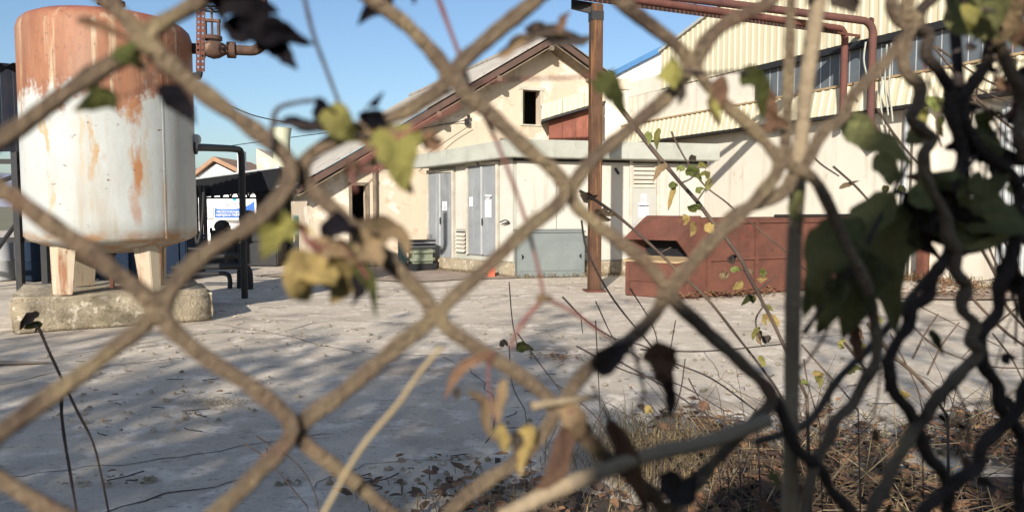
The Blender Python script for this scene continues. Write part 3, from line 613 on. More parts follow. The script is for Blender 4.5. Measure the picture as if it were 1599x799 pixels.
b = MB(); b.hexa([kq(0,0,.0), kq(.62,0,0), kq(.62,wE,0), kq(0,wE,0)], [kq(.0,0,.60), kq(.40,0,.66), kq(.40,wE,.66), kq(0,wE,.60)]); b.build('hopper_box', M['rust'], skip, bevel=.012)
b = MB()                                                   # hood: sloping plate with cheeks
b.hexa([kq(-.02,-.02,.98), kq(.5,-.02,TOP-.0), kq(.5,wE+.02,TOP), kq(-.02,wE+.02,.98)], [kq(-.02,-.02,1.02), kq(.46,-.02,TOP+.05), kq(.46,wE+.02,TOP+.05), kq(-.02,wE+.02,1.02)])
b.build('hood', M['rust'], skip, bevel=.01)
for e in (-.015, wE-.01):
    b = MB(); b.prism([kq(-.02,e,.99), kq(.46,e,TOP), kq(.46,e,.64), kq(.30,e,.64)], ke*.025); b.build('hood_cheek', M['rust'], skip)
b = MB(); b.prism([kq(.41,.03,.66), kq(.41,wE-.03,.66), kq(.41,wE-.03,1.3), kq(.41,.03,1.3)], kv*-.01); b.build('hopper_throat', M['black'], skip)
b = MB(); b.prism([kq(-.03,-.02,.60), kq(.4,-.02,.66), kq(.4,wE+.02,.66), kq(-.03,wE+.02,.60)], UP*.035); b.build('hopper_rim', M['trim'], skip)
for a in (.62, 1.7, 2.75, 3.8):
    b = MB(); b.prism([kq(a,0,.02), kq(a+.07,0,.02), kq(a+.07,0,TOP-.03), kq(a,0,TOP-.03)], nk*.045); b.build('side_rib', M['rust'], skip, bevel=.008)
for z_ in (.03, .62, TOP-.09):
    for i, (a, c) in enumerate(((.69,1.7),(1.77,2.75),(2.82,3.8),(3.87,4.35))):
        b = MB(); b.prism([kq(a,0,z_), kq(c,0,z_), kq(c,0,z_+.055), kq(a,0,z_+.055)], nk*.032); b.build('side_rail', M['rust'], skip)
for e in (.04, wE-.1):
    b = MB(); b.prism([kq(0,e,.02), kq(0,e+.06,.02), kq(0,e+.06,.58), kq(0,e,.58)], kv*-.04); b.build('end_rib', M['rust'], skip)
b = MB(); b.prism([kq(0,.1,.27), kq(0,wE-.1,.27), kq(0,wE-.1,.31), kq(0,.1,.31)], kv*-.03); b.build('end_rail', M['rust'], skip)
b = MB(); b.tube([kq(2.2,.02,TOP+.03), kq(4.3,.02,TOP+.03)], .028, 8); b.build('hinge_bar', M['darksteel'], skip)
q = G(1440,439); b = MB(); b.box(q+UP*.62, (.19,.2,1.24), (HW,HN,UP)); r_ = b.build('rusty_bollard', M['rust'], bevel=.02, loc=(q.x,q.y,0)); tag(r_, 'short rusty box post standing by the pale hall wall', 'bollard')

# ------------------------------------------------------------------ tank on its plinth
TC = V((-5.50,10.62,0)); TR = 1.065
pl = [V((-6.22,9.44,0)), V((-4.15,10.60,0)), V((-5.25,12.55,0)), V((-7.35,11.4,0))]
bm = bmesh.new(); vsb = [bm.verts.new(p) for p in pl]; f = bm.faces.new(vsb); ex = bmesh.ops.extrude_face_region(bm, geom=[f])
for g in ex['geom']:
    if isinstance(g, bmesh.types.BMVert): g.co.z = .42
bmesh.ops.recalc_face_normals(bm, faces=bm.faces)
bmesh.ops.bevel(bm, geom=[e for e in bm.edges if max(v.co.z for v in e.verts) > .1], offset=.05, segments=2, affect='EDGES')
bmesh.ops.triangulate(bm, faces=bm.faces); bmesh.ops.subdivide_edges(bm, edges=bm.edges, cuts=7, use_grid_fill=True)
for v in bm.verts:
    v.co += V((noise.noise(v.co*2.3), noise.noise(v.co*2.3+V((5,5,5))), .6*noise.noise(v.co*2.1+V((9,2,1))) if v.co.z > .05 else 0))*.06+V((noise.noise(v.co*11), noise.noise(v.co*11+V((5,5,5))), 0))*.018
me = bpy.data.meshes.new('concrete_plinth'); bm.transform(Matrix.Translation(-V((TC.x,TC.y,0)))); bm.to_mesh(me); bm.free(); me.materials.append(M['plinth'])
o = bpy.data.objects.new('concrete_plinth', me); COL.objects.link(o); o.location = (TC.x,TC.y,0); me.polygons.foreach_set('use_smooth', [True]*len(me.polygons)); tag(o, 'rough crumbling concrete plinth under the rusty tank', 'plinth')
tank = empty('storage_tank', V((TC.x,TC.y,.42)), 'large upright steel tank, rust red above and dirty white below', 'tank')
z0, z1 = 1.13, 4.02
prof = [(.02,z0-.20),(.35,z0-.185),(.65,z0-.13),(.88,z0-.055),(1.0,z0-.01),(TR,z0+.05),(TR,z0+.30),(TR,2.1),(TR,3.05),(TR,z1-.16),(TR-.03,z1-.06),(TR-.09,z1),(TR-.2,z1+.05),(.5,z1+.13),(.02,z1+.16)]
b = MB(); b.lathe(TC, prof, 72); b.build('shell', M['tank'], tank, smooth='all')
b = MB(); b.lathe(TC+V((.17,-.2,0)), [(.10,z1),(.10,z1+.22),(.17,z1+.22),(.17,z1+.27),(.0,z1+.27)], 18); b.build('top_nozzle', M['rust'], tank, smooth=True)
sa = math.atan2(-TC.y, -TC.x)+math.radians(35); sv = V((math.cos(sa), math.sin(sa), 0)); b = MB(); b.box(TC+sv*TR+UP*2.55, (.006,.02,2.8), (sv, V((-sv.y,sv.x,0)), UP)); b.build('weld_seam', M['tank'], tank)
for (bx, by, wt_, wb_) in ((-5.85,9.98,.44,.33), (-4.80,10.26,.47,.30), (-5.22,11.35,.4,.3), (-6.28,11.05,.4,.3)):
    c = V((bx,by,0)); r_ = (c-TC); r_.z = 0; r_.normalize(); t_ = V((-r_.y,r_.x,0)); cen = TC+r_*.84
    b = MB(); zt = z0-.01
    pf = lambda w_, dpt, z_: [cen-t_*w_*.5-r_*dpt+UP*z_, cen-t_*w_*.22+UP*z_, cen+t_*w_*.22+UP*z_, cen+t_*w_*.5-r_*dpt+UP*z_]
    b.hexa(pf(wb_, .13, .43), pf(wt_, .17, zt)); b.build('leg', M['leg'], tank, bevel=.008)
b = MB(); b.tube([TC+V((0,-.1,.95)), TC+V((0,-.1,.46))], .035, 8); b.lathe(TC+V((0,-.1,.72)), [(.07,0),(.07,.05)], 10); b.build('drain_pipe', M['rust'], tank)
# valve on the right of the shell (along the picture, i.e. to the tank's right)
vd = V((.93,.36,0)).normalized(); vb_ = TC+vd*TR; vz = P(300,76,11.0).z
vt = empty('gate_valve', vb_+UP*vz, 'rusty gate valve with handwheel beside the top of the tank', 'valve')
q = vb_+UP*vz; qd = V((1,0,0))*.98+V((0,.2,0)); qd.normalize()
b = MB(); b.tube([q-qd*.15, q+qd*.2], .075, 12); b.build('inlet_pipe', M['darksteel'], vt, smooth=True)
for dx, rr_ in ((.17,.125), (.62,.115), (.69,.115)):
    b = MB(); b.lathe(q+qd*dx*.8, [(rr_,-.028),(rr_,.028)], 20, qd); b.build('flange', M['valve'], vt, smooth=True)
b = MB(); b.lathe(q+qd*.14, [(.07,0),(.11,.06),(.135,.14),(.12,.22),(.07,.31),(.07,.36)], 20, qd); b.build('valve_body', M['valve'], vt, smooth=True)
b = MB(); c = q+qd*.27; b.lathe(c, [(.08,.06),(.08,.13),(.135,.13),(.135,.18),(.1,.19)], 18)
for sx in (-1,1): b.box(c+qd*.09*sx+UP*.29, (.03,.045,.2), (qd, V((0,1,0)), UP))
b.box(c+UP*.40, (.22,.06,.04), (qd, V((0,1,0)), UP)); b.tube([c+UP*.2, c+UP*.58], .017, 8); b.build('bonnet', M['valve'], vt)
b = MB(); hw = c+UP*.56; ring = [hw+V((math.cos(a)*.16, math.sin(a)*.16, 0)) for a in [i*math.tau/24 for i in range(25)]]; b.tube(ring, .014, 6, cap=False)
for a in range(4): b.tube([hw, hw+V((math.cos(a*math.pi/2)*.16, math.sin(a*math.pi/2)*.16, 0))], .009, 5)
b.build('handwheel', M['darksteel'], vt, smooth=True)
e = q+qd*.57; rr_ = .17; arc = [e+qd*.22+qd*rr_*math.sin(a)+UP*rr_*(1-math.cos(a)) for a in [i*math.pi/12 for i in range(7)]]
b = MB(); b.tube([e, e+qd*.2]+arc+[arc[-1]+UP*.75], .07, 12); b.build('elbow_pipe', M['valve'], vt, smooth=True)
lg = empty('perforated_angle', q+V((.05,-.3,-.4)), 'pair of perforated steel angles hanging in front of the valve', 'angle iron')
for k, px in enumerate((310.5, 317.5)):
    b = MB(); a_, c_ = P(px,-20,10.5), P(px-1,112,10.5)
    n_h = 15; hgt = (a_.z-c_.z)/n_h
    for i in range(n_h):
        zz = c_.z+hgt*i; b.box(V((c_.x+(a_.x-c_.x)*i/n_h, 10.5, zz+hgt*.31)), (.056,.012,hgt*.62))
        for sx in (-1, 1): b.box(V((c_.x+(a_.x-c_.x)*i/n_h+sx*.021, 10.5, zz+hgt*.81)), (.014,.012,hgt*.40))
    b.build('angle_strip', M['rust'], lg)
b = MB(); b.tube(smooth_line([P(312,112,10.5), P(310,120,10.5), P(304,118,10.55)], 4), .045, 8); b.build('end_clamp', M['darksteel'], lg, smooth=True)
# gauge and outlet pipe lower on the shell
gq = P(300,230,10.9)
og = empty('outlet_pipe', P(378,450,13.3)*1, 'thin dark pipe from the tank side turning down to the ground', 'pipe'); og.location.z = 0
pts = [gq-V((.25,0,0)), gq, P(368,233,12.9)]; dn2 = (pts[2]-pts[1]).normalized(); last = P(377,242,13.1)
b = MB(); b.tube(smooth_line([pts[0], pts[1], P(335,231,11.9), pts[2], P(376,238,13.05), V((last.x,last.y,2.2))], 5)+[V((last.x,last.y,0))], .055, 10); b.build('pipe', M['darksteel'], og, smooth=True)
b = MB(); b.lathe(P(304,230,10.9), [(.10,-.03),(.10,.03)], 14, V((1,.2,0))); b.build('flange', M['darksteel'], og)
b = MB(); c = P(306,218,10.85); b.lathe(c, [(.075,-.02),(.075,.02)], 18, V((-.3,-.9,0))); b.tube([c, c-UP*.12], .015, 6); b.build('pressure_gauge', M['galv'], og, smooth=True)

# low dark pipes behind the tank
lp = empty('ground_pipes', G(372,448), 'low black pipe run with elbows on the shaded ground behind the tank', 'pipes')
def low_pipe(pix, r): b = MB(); b.tube(smooth_line([P(x, y, Yd) for x, y, Yd in pix], 5), r, 10); b.build('pipe', M['darksteel'], lp, smooth=True)
low_pipe([(270,418,14.9),(340,416,14.7),(378,416,14.6),(388,422,14.5),(390,436,14.5),(390,452,14.5)], .062)
low_pipe([(260,430,14.9),(332,427,14.7),(354,428,14.6),(359,436,14.5),(359,450,14.5)], .045)
low_pipe([(300,400,14.9),(320,402,14.9),(374,400,14.8),(374,426,14.8),(374,449,14.7)], .05)
low_pipe([(302,330,15),(308,380,15),(316,345,15),(318,300,15)], .03)
low_pipe([(294,388,15),(330,388,15),(345,372,15)], .025)
# blue container behind the legs
c0, c1 = P(138,432,16.2), P(292,432,16.2)
bc = empty('blue_container', V(((c0.x+c1.x)/2,16.5,0)), 'low blue steel container in the shade behind the tank legs', 'container')
b = MB(); b.prism([V((c0.x,16.2,.02)), V((c1.x,16.2,.02)), V((c1.x,17.2,.02)), V((c0.x,17.2,.02))], UP*.85); b.build('body', M['bluepaint'], bc, bevel=.02)
for i in range(6):
    x = c0.x+(c1.x-c0.x)*(i+.5)/6; b = MB(); b.box(V((x,16.18,.44)), (.06,.05,.8)); b.build('rib', M['bluepaint'], bc)
b = MB(); b.box(V(((c0.x+c1.x)/2,16.7,.90)), (c1.x-c0.x+.06,1.08,.06)); b.build('lid', M['bluepaint'], bc)
# dark open shed at the far left
ls = empty('dark_shed', V((-10.5,16,0)), 'dark open sided shed at the left edge behind the tank', 'shed')
for i in range(5):
    bb = MB(); bb.corr(V((-13.2+i*1.0,14.0,2.55)), V((1,0,0)), UP, V((0,-1,0)), .99, 0, 1.48, .22, .04, trap=False); bb.build('side_sheet', M['darkroof'], ls, smooth=True)
for i in range(5):
    bb = MB(); bb.corr(V((-13.2+i*1.0,13.8,4.05)), V((1,0,0)), V((0,.99,.12)), UP, .99, 0, 3.5, .22, .05, trap=False); bb.build('roof_sheet', M['darkroof'], ls, smooth=True)
for x in (-12.8, -10.4, -9.02, -8.55):
    for y in (14.05, 17.0):
        b = MB(); b.box(V((x,y,2.0)), (.11,.11,4.0)); b.build('post', M['darksteel'], ls)
for zz in (2.38, 1.75, .95):
    b = MB(); b.box(V((-10.6,14.12,zz)), (4.6,.06,.09)); b.build('rail', M['darksteel'], ls)
for (xa, za, xb, zb) in ((-9.9,.2,-8.9,1.5), (-9.9,1.8,-8.6,2.3)):
    b = MB(); b.tube([V((xa,14.1,za)), V((xb,14.1,zb))], .04, 6); b.build('brace', M['darksteel'], ls)
for i in range(4):
    b = MB(); x = -11.6+i*.75; b.lathe(V((x,16.2,0)), [(.27,0),(.29,.02),(.29,.4),(.30,.42),(.29,.44),(.29,.84),(.27,.86),(.02,.86)], 18); o = b.build('steel_drum', M[['rust','galv','bluepaint','rust'][i]], smooth=True, loc=(x,16.2,0))
    tag(o, ['rusty drum at the far end of the dark shed','grey drum between two drums in the dark shed','blue drum in the dark shed','rusty drum nearest the tank in the dark shed'][i], 'drum', 'drums in the dark shed')

# ------------------------------------------------------------------ canopy, machines, flue in the back left
cn = empty('open_canopy', V((-8.5,23,0)), 'low dark open canopy on thin posts behind the tank', 'canopy')
q0, q1 = P(262,286,23.5), P(436,262.5,21.5)
b = MB(); b.prism([q0, q1, q1+V((-.6,5.2,.05)), q0+V((-.6,5.2,.05))], UP*.05); b.build('roof', M['galv'], cn)
b = MB(); n2 = V((0,.02,0)); b.prism([q0-UP*.52+n2, q1-UP*.60+n2, q1-UP*.01+n2, q0-UP*.01+n2], (0,.05,0)); b.build('fascia', M['black'], cn)  # black colour stands in for shade on this sunlit face
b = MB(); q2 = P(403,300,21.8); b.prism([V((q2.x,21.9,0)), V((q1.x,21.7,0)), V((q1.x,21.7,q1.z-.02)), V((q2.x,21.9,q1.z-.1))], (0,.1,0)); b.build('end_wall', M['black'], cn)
for px in (306, 313, 319.5, 403):
    c = P(px,300,22.6); b = MB(); b.box(V((c.x,22.6,c.z/2+.1)), (.085,.085,c.z+.2)); b.build('post', M['darksteel'], cn)
bT = MB(); i = 0
for px in range(318, 402, 7):
    z_a, z_b = (294,309) if i % 2 else (309,294); bT.tube([P(px,z_a,22.8), P(px+7,z_b,22.8)], .03, 5); i += 1
bT.tube([P(316,309,22.8), P(404,309,22.8)], .03, 5); bT.build('truss', M['darksteel'], cn)
def machine(px0, px1, ytop, Yd, label, hump=None):
    a, c = P(px0,ytop,Yd), P(px1,ytop,Yd); o = empty('machine', V(((a.x+c.x)/2,Yd+.4,0)), label, 'machine')
    b = MB(); b.prism([V((a.x,Yd,0)), V((c.x,Yd,0)), V((c.x,Yd+.9,0)), V((a.x,Yd+.9,0))], UP*(a.z*.55)); b.build('base', M['darksteel'], o, bevel=.03)
    b = MB(); w_ = c.x-a.x; b.prism([V((a.x+w_*.1,Yd+.1,a.z*.55)), V((c.x-w_*.15,Yd+.1,a.z*.55)), V((c.x-w_*.15,Yd+.8,a.z*.55)), V((a.x+w_*.1,Yd+.8,a.z*.55))], UP*(a.z*.42)); b.build('housing', M['darksteel'], o, bevel=.05)
    if hump:
        h = P(hump[0],hump[1],Yd+.4); b = MB(); b.lathe(V((h.x,Yd+.2,h.z)), [(.02,-.25),(hump[2]*.8,-.22),(hump[2],-.1),(hump[2],.1),(hump[2]*.8,.22),(.02,.25)], 16, V((0,1,0))); b.box(V((h.x,Yd+.4,h.z-.3)), (.2,.3,.6)); b.build('flywheel', M['darksteel'], o, smooth=True)
    for k in range(4):
        b = MB(); x = a.x+w_*(.15+.2*k); b.tube([V((x,Yd+.1,a.z*.9)), V((x,Yd+.1,a.z*1.04+.06*(k%2)))], .04, 6); b.build('pipe_stub', M['darksteel'], o)
machine(320,368,358,20.4,'dark machine with rounded top under the canopy on the left', (351,353,.17))
machine(368,432,350,19.8,'taller dark machine with round wheel by the outlet pipe', (391,340,.2))
fl = empty('flue_column', P(443,399,23.4)*1, 'round flue pipe, pale above and teal below, beside the canopy', 'flue'); fl.location.z = 0
c = P(443,399,22.6); c.z = 0
ztop = P(443,200,22.6).z; zmid = P(443,268,22.6).z
b = MB(); b.lathe(c, [(.24,zmid),(.24,ztop-.5),(.255,ztop-.25),(.30,ztop),(.24,ztop),(.22,ztop-.3)], 24); b.build('upper_pipe', M['stove'], fl, smooth=True)
b = MB(); b.lathe(c, [(.29,0),(.26,.06),(.26,zmid)], 24); b.build('lower_pipe', M['teal'], fl, smooth=True)
# shaded porch things between flue and house
q = P(474,404,20.8); q.z = 0
pc = empty('switch_cabinet', q, 'pale teal cabinet standing in shade between flue and house', 'cabinet')
a_, c_ = P(458,366,20.9), P(489,366,20.9)
b = MB(); b.prism([V((a_.x,20.9,a_.z)), V((c_.x,20.9,a_.z)), V((c_.x,21.3,a_.z)), V((a_.x,21.3,a_.z))], UP*.52); b.build('body', M['teal'], pc, bevel=.01)
b = MB(); b.prism([V((a_.x+.03,20.93,0)), V((c_.x-.03,20.93,0)), V((c_.x-.03,21.25,0)), V((a_.x+.03,21.25,0))], UP*a_.z); b.build('stand', M['darksteel'], pc)
for k in range(3):
    b = MB(); b.box(V((a_.x+.13,20.895,a_.z+.36+k*.05)), (.18,.012,.02)); b.build('vent_slot', M['black'], pc)
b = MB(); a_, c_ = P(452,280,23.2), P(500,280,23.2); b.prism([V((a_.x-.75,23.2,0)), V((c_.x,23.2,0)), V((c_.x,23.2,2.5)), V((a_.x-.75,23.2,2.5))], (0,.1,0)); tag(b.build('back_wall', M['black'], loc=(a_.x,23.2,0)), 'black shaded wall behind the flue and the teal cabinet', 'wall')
# banner hoarding and the white house far off
Yb = 34.
wb_ = empty('white_building', P(360,330,Yb+.6)*1, 'bright white wall in the distance seen under the canopy', 'building'); wb_.location.z = 0
a_, c_ = P(296,302,Yb+.4), P(420,302,Yb+.4); b = MB(); b.prism([V((a_.x-2,Yb+.4,0)), V((c_.x+1,Yb+.4,0)), V((c_.x+1,Yb+5,0)), V((a_.x-2,Yb+5,0))], UP*2.2); b.build('wall', M['white'], wb_)
bn = empty('banner', P(367,330,Yb)*1, 'white and blue advertising banner on the white wall', 'banner'); bn.location.z = 0
def bq(x, y, o=0): return P(x, y, Yb-o)
b = MB(); b.prism([bq(334,303), bq(400,303), bq(400,343), bq(334,343)], (0,.05,0)); b.build('panel', M['white'], bn)
top = [(335,325),(345,327),(356,326.5),(368,326),(380,324),(390,319),(397,314)]
b = MB(); b.prism([bq(x,y,.02) for x,y in top]+[bq(397,340,.02), bq(335,340,.02)], (0,.012,0)); b.build('blue_field', M['blue'], bn)
b = MB(); b.prism([bq(x,y,.02) for x,y in ((366,307.5),(369.5,308.5),(368.5,312.5),(366,315),(363.5,312.5),(362.5,308.5))], (0,.012,0)); b.build('emblem', M['cyan'], bn)
for txt, x, y, hpx, m in (('Sladrur', 366, 322, 9.5, 'galv'), ('PROIZVODNJA BEZALK', 366, 332.5, 4.2, 'paper'), ('HEMIJSKIH PREPARATA', 364, 337.5, 4.2, 'paper')):
    cu = bpy.data.curves.new('lettering', 'FONT'); cu.body = txt; cu.size = hpx*Yb/F_PX*1.25; cu.align_x = 'CENTER'; cu.extrude = .002; cu.materials.append(M[m])
    o = text_mesh(cu); o.parent = bn; o.location = bq(x, y, .05)-V(bn.location); o.rotation_euler = (math.pi/2,0,0)
for (px0,px1,yt,yb) in ((318,333,322,341),(300,313,318,344)):
    b = MB(); b.prism([bq(px0,yb,-.3), bq(px1,yb,-.3), bq(px1,yt,-.3), bq(px0,yt,-.3)], (0,.02,0)); b.build('side_board', M['galv'], bn)
Yh = 62.
fh = empty('distant_house', V((P(335,270,Yh).x,Yh+3,0)), 'distant white house with brown tiled gable roof', 'house')
pk, l0, r0 = P(333,251,Yh), P(292,283,Yh), P(385,276,Yh)
b = MB(); b.prism([V((l0.x,Yh+.5,0)), V((r0.x-.5,Yh+.5,0)), V((r0.x-.5,Yh+.5,r0.z)), V((pk.x,Yh+.5,pk.z-.2)), V((l0.x,Yh+.5,l0.z))], (0,8,0)); b.build('wall', M['white'], fh)
for e in (l0, r0):
    d = (e-pk); b = MB(); b.prism([pk, pk+d*1.12, pk+d*1.12+UP*.35, pk+UP*.35], (0,9,0)); b.build('roof', M['clay'], fh)
b = MB(); c = P(378,262,Yh-4); b.box(c, (.5,.5,2.4)); b.build('chimney', M['white'], fh)
q = P(417,262,30); b = MB(); b.prism([q+V((-.4,0,-2)), q+V((.5,0,-2)), q+V((.5,0,.2)), q+V((-.4,0,.75))], (0,2,0)); tag(b.build('small_gable', M['cream'], loc=(q.x,30,0)), 'small cream gable peeping over the canopy roof by the flue', 'building')

# ------------------------------------------------------------------ chain link fence, right in front of the lens
fence = empty('chain_link_fence', V((.05,.25,0)), 'rusty chain link fence with thick wavy wires close to the lens', 'fence')
def wire(pix, r=.0023, m='wire', off=0., wob=.0007):
    pts = smooth_line([FP(x, y, off) for x, y in pix], 14)
    rs = []; out = []
    sd = pix[0][0]*.37
    for i, p in enumerate(pts):
        q = p*60+V((sd,0,0)); out.append(p+V((noise.noise(q), .6*noise.noise(q+V((7,0,0))), noise.noise(q+V((0,9,0)))))*wob)
        rs.append(r*(1+.26*noise.noise(p*110+V((sd,3,0)))+.16*noise.noise(p*300+V((sd,3,0)))))
    b = MB(); b.tube(out, rs, 10); return b.build('wire', M[m], fence, smooth='all')
# lattice columns (pixel nodes); odd and even columns are offset by half a diamond
NZ = {'Y': [(-245,-350),(-245,60),(-240,480),(-235,900)], 'Z': [(-20,-170),(-45,252),(-32,712),(-30,1120)], 'A': [(232,-350),(225,62),(246,482),(238,905)],
      'B': [(470,-110),(465,265),(462,672),(455,1080)], 'C': [(700,-270),(706,118),(682,490),(668,850)], 'D': [(898,-60),(888,298),(872,640),(862,990)],
      'E': [(1070,-250),(1083,98),(1043,456),(1040,800)], 'F': [(1240,-50),(1222,262),(1212,622),(1200,950)]}
cols = 'YZABCDEF'
for i in range(len(cols)-1):
    a, c = NZ[cols[i]], NZ[cols[i+1]]
    seq = []
    a_first = a[0][1] < c[0][1]
    for k in range(4): seq += [a[k], c[k]] if a_first else [c[k], a[k]]
    # hook: each wire stays on its own side of the crossing by a few pixels, with a soft bend
    pix = []
    for j, p in enumerate(seq):
        left = p in a
        pix.append((p[0]+(7 if left else -7), p[1]))
        if j < len(seq)-1:
            q = seq[j+1]
            dy = q[1]-p[1]
            sx = 14*math.sin(j*2.1+i)
            pix.append((p[0]*.72+q[0]*.28+sx*.5, p[1]*.72+q[1]*.28+6+sx*.2)); pix.append((p[0]*.3+q[0]*.7-sx*.5, p[1]*.3+q[1]*.7-6-sx*.2))
    wire(pix, .00232, off=.002*(1 if i % 2 else -1))
# right part, seen at a slant
for pix, r, m, off in (
    ([(1240,-50),(1231,100),(1226,240),(1246,266),(1268,280),(1284,306),(1305,345),(1320,380),(1345,430),(1362,480),(1369,530),(1365,564),(1348,597),(1331,631),(1304,655),(1294,688),(1277,719),(1262,760),(1250,830)],.0027,'wire',.0),
    ([(1405,-40),(1392,0),(1399,27),(1417,50),(1403,70),(1380,98),(1352,128),(1328,154),(1318,182),(1288,205),(1264,250),(1240,275),(1222,300),(1150,335),(1110,380),(1060,440)],.0029,'wire',.002),
    ([(1425,-30),(1418,20),(1432,34),(1419,52),(1410,88),(1416,115),(1436,135),(1434,166),(1424,186),(1443,206),(1457,218),(1442,240),(1440,262),(1456,296),(1475,338),(1480,370),(1493,392),(1491,422),(1509,447),(1503,470),(1506,487),(1523,505),(1516,530),(1528,552),(1490,591),(1456,628),(1446,655),(1432,668),(1414,694),(1396,725),(1382,759),(1362,790),(1345,850)],.0032,'wire',.0),
    ([(1478,-20),(1456,0),(1437,18),(1434,42),(1450,58),(1447,88),(1469,115),(1484,142),(1481,166),(1495,203),(1505,240),(1490,285),(1470,325),(1476,360),(1482,392),(1456,433),(1448,462),(1424,480),(1418,508),(1403,530),(1389,560),(1390,580),(1399,614),(1419,638),(1430,664),(1449,712),(1469,732),(1481,762),(1478,830)],.0033,'wire_shaded',.003),
    ([(1575,-40),(1560,20),(1552,60),(1540,86),(1538,104),(1514,137),(1503,162),(1510,200),(1530,235),(1570,262),(1592,300),(1590,340),(1583,390),(1572,428),(1560,447),(1558,486),(1540,510),(1530,530),(1537,572),(1557,602),(1560,632),(1582,660),(1600,700),(1590,760),(1600,830)],.0034,'wire_shaded',.004),
    ([(1545,-40),(1556,10),(1553,54),(1568,84),(1578,111),(1592,137),(1602,170),(1590,210),(1600,250)],.0032,'wire',.0),
    ([(1640,560),(1605,600),(1590,640),(1557,672),(1530,700),(1526,726),(1500,746),(1480,764),(1440,800),(1420,840)],.0034,'wire_shaded',.002),
    ([(1212,622),(1240,690),(1254,710),(1284,733),(1300,765),(1330,802),(1340,850)],.0030,'wire_shaded',.0),
    ([(1660,380),(1620,420),(1600,455),(1607,500),(1625,530)],.0034,'wire_shaded',.0)):
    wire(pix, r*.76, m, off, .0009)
def off_lattice(cx, dirn, n):                               # plain continuation outside the picture
    h = .0465; fx = V((1,FT,0)).normalized()*dirn; base = FP(cx, 300)
    for i in range(n):
        pts = []
        for k in range(-10, 12): pts.append(base+fx*(h*(i+((k+i) % 2)))+UP*(.037*k))
        b = MB(); b.tube(pts, .0022, 6); b.build('wire', M['wire'], fence, smooth='all')
off_lattice(-250, -1, 8); off_lattice(1700, 1, 8)
for xx in (-.62, 1.25):
    b = MB(); b.tube([V((xx,FY0+FT*xx+.03,0)), V((xx,FY0+FT*xx+.03,2.05))], .024, 12); b.build('post', M['galv'], fence, smooth=True)
# upright rods caught in the fence
def rod(pix, r, m, name, label, cat, off=.012):
    pts = smooth_line([FP(x, y, off) for x, y in pix], 6); b = MB()
    b.tube(pts, [r*(1+.12*noise.noise(p*90)) for p in pts], 10); return tag(b.build(name, M[m], smooth='all', loc=pts[0]), label, cat)
rod([(1285,-60),(1272,40),(1256,160),(1243,330),(1238,480),(1236,640),(1232,840)], .0029, 'stemtan', 'upright_stem', 'straight grey upright stem standing in the fence, right of centre', 'stem')
rod([(1480,-40),(1492,60),(1500,180),(1507,300),(1500,400)], .0022, 'darkstem', 'upright_stem', 'thin dark upright stem among the crowded wires', 'stem', .02)
rod([(690,540),(655,582),(620,632),(562,702),(500,810)], .0007, 'straw', 'straw_stalk', 'pale dry stalk slanting across the lower fence diamond', 'stalk', -.012)
rod([(780,808),(860,768),(940,735),(1020,708),(1110,688),(1200,655)], .0025, 'stemtan', 'broken_branch', 'grey broken branch lying against the lower fence wires', 'branch', -.008)
rod([(1180,690),(1260,660),(1310,590),(1370,530),(1470,410),(1540,385),(1640,345)], .0016, 'bark', 'broken_branch', 'thin grey branch threaded slantwise through the right wires', 'branch', .03)

# ------------------------------------------------------------------ leaves and climbing stems
def leaf_mesh(pts, wdt, view, fold=.25, curl=.0, seed=0., nseg=14):
    """a blade along pts: full outline width wdt, folded on the midrib, edges ragged"""
    sp_ = smooth_line(pts, max(2, nseg//max(1, len(pts)-1)+1)); k = len(sp_); b = MB(); vs = []; cols_ = (-1,-.66,-.33,0,.33,.66,1)
    tot = (sp_[-1]-sp_[0]).length
    for i, p in enumerate(sp_):
        t = i/(k-1); tg = (sp_[min(i+1,k-1)]-sp_[max(i-1,0)]).normalized(); nr = V(view)-tg*V(view).dot(tg); nr = nr.normalized() if nr.length > 1e-5 else tg.orthogonal()
        side = tg.cross(nr); prof_ = (math.sin(math.pi*min(1, t**.72))**.8)*(1-.35*t) if t < 1 else 0
        for c in cols_:
            rag = 1+.30*noise.noise(V((t*8+seed, c*2.3, seed)))+.10*noise.noise(V((t*23+seed, c*3, seed)))
            h = abs(c)*fold+.42*noise.noise(V((t*3.2, c*1.6+seed, seed*1.7)))+.16*noise.noise(V((t*9, c*4+seed, seed)))+curl*c*c
            pr2 = 1+.5*noise.noise(V((t*3.3+seed*1.3, 4.0 if c > 0 else 9.0, seed)))
            vs.append(p+side*(c*wdt*.5*prof_*pr2*rag*math.cos(min(1.2, fold*.8)))+nr*(h*wdt*.5*max(prof_, .06)))
    n = len(cols_)
    b.add(vs, [(i*n+j, i*n+j+1, (i+1)*n+j+1, (i+1)*n+j) for i in range(k-1) for j in range(n-1)]); return b
sdc = [0]
def leaf(parent, pix, wpx, m, Y=None, off=0., fold=.3, curl=.0, dz=.0, label=None):
    sdc[0] += 1.7
    if Y is None:
        pts = [FP(x, y, off) for x, y in pix]; Yd = sum(p.y for p in pts)/len(pts)
    else: pts = [P(x, y, Y) for x, y in pix]; Yd = Y; wpx *= .82
    wd = wpx/F_PX*Yd
    if len(pts) == 2: pts.insert(1, (pts[0]+pts[1])/2+V((0,-1,0))*wd*.12)
    for i, p in enumerate(pts): p.y += wd*.35*math.sin(i*1.9+sdc[0])
    view = (CAM-pts[len(pts)//2]).normalized(); view = (view+V((.35*math.sin(sdc[0]*3), 0, .3*math.cos(sdc[0]*2)))).normalized()
    o = leaf_mesh(pts, wd, view, fold, curl, sdc[0]).build('leaf', M[m], parent, smooth='all')
    if label: o['label'] = label
    return o
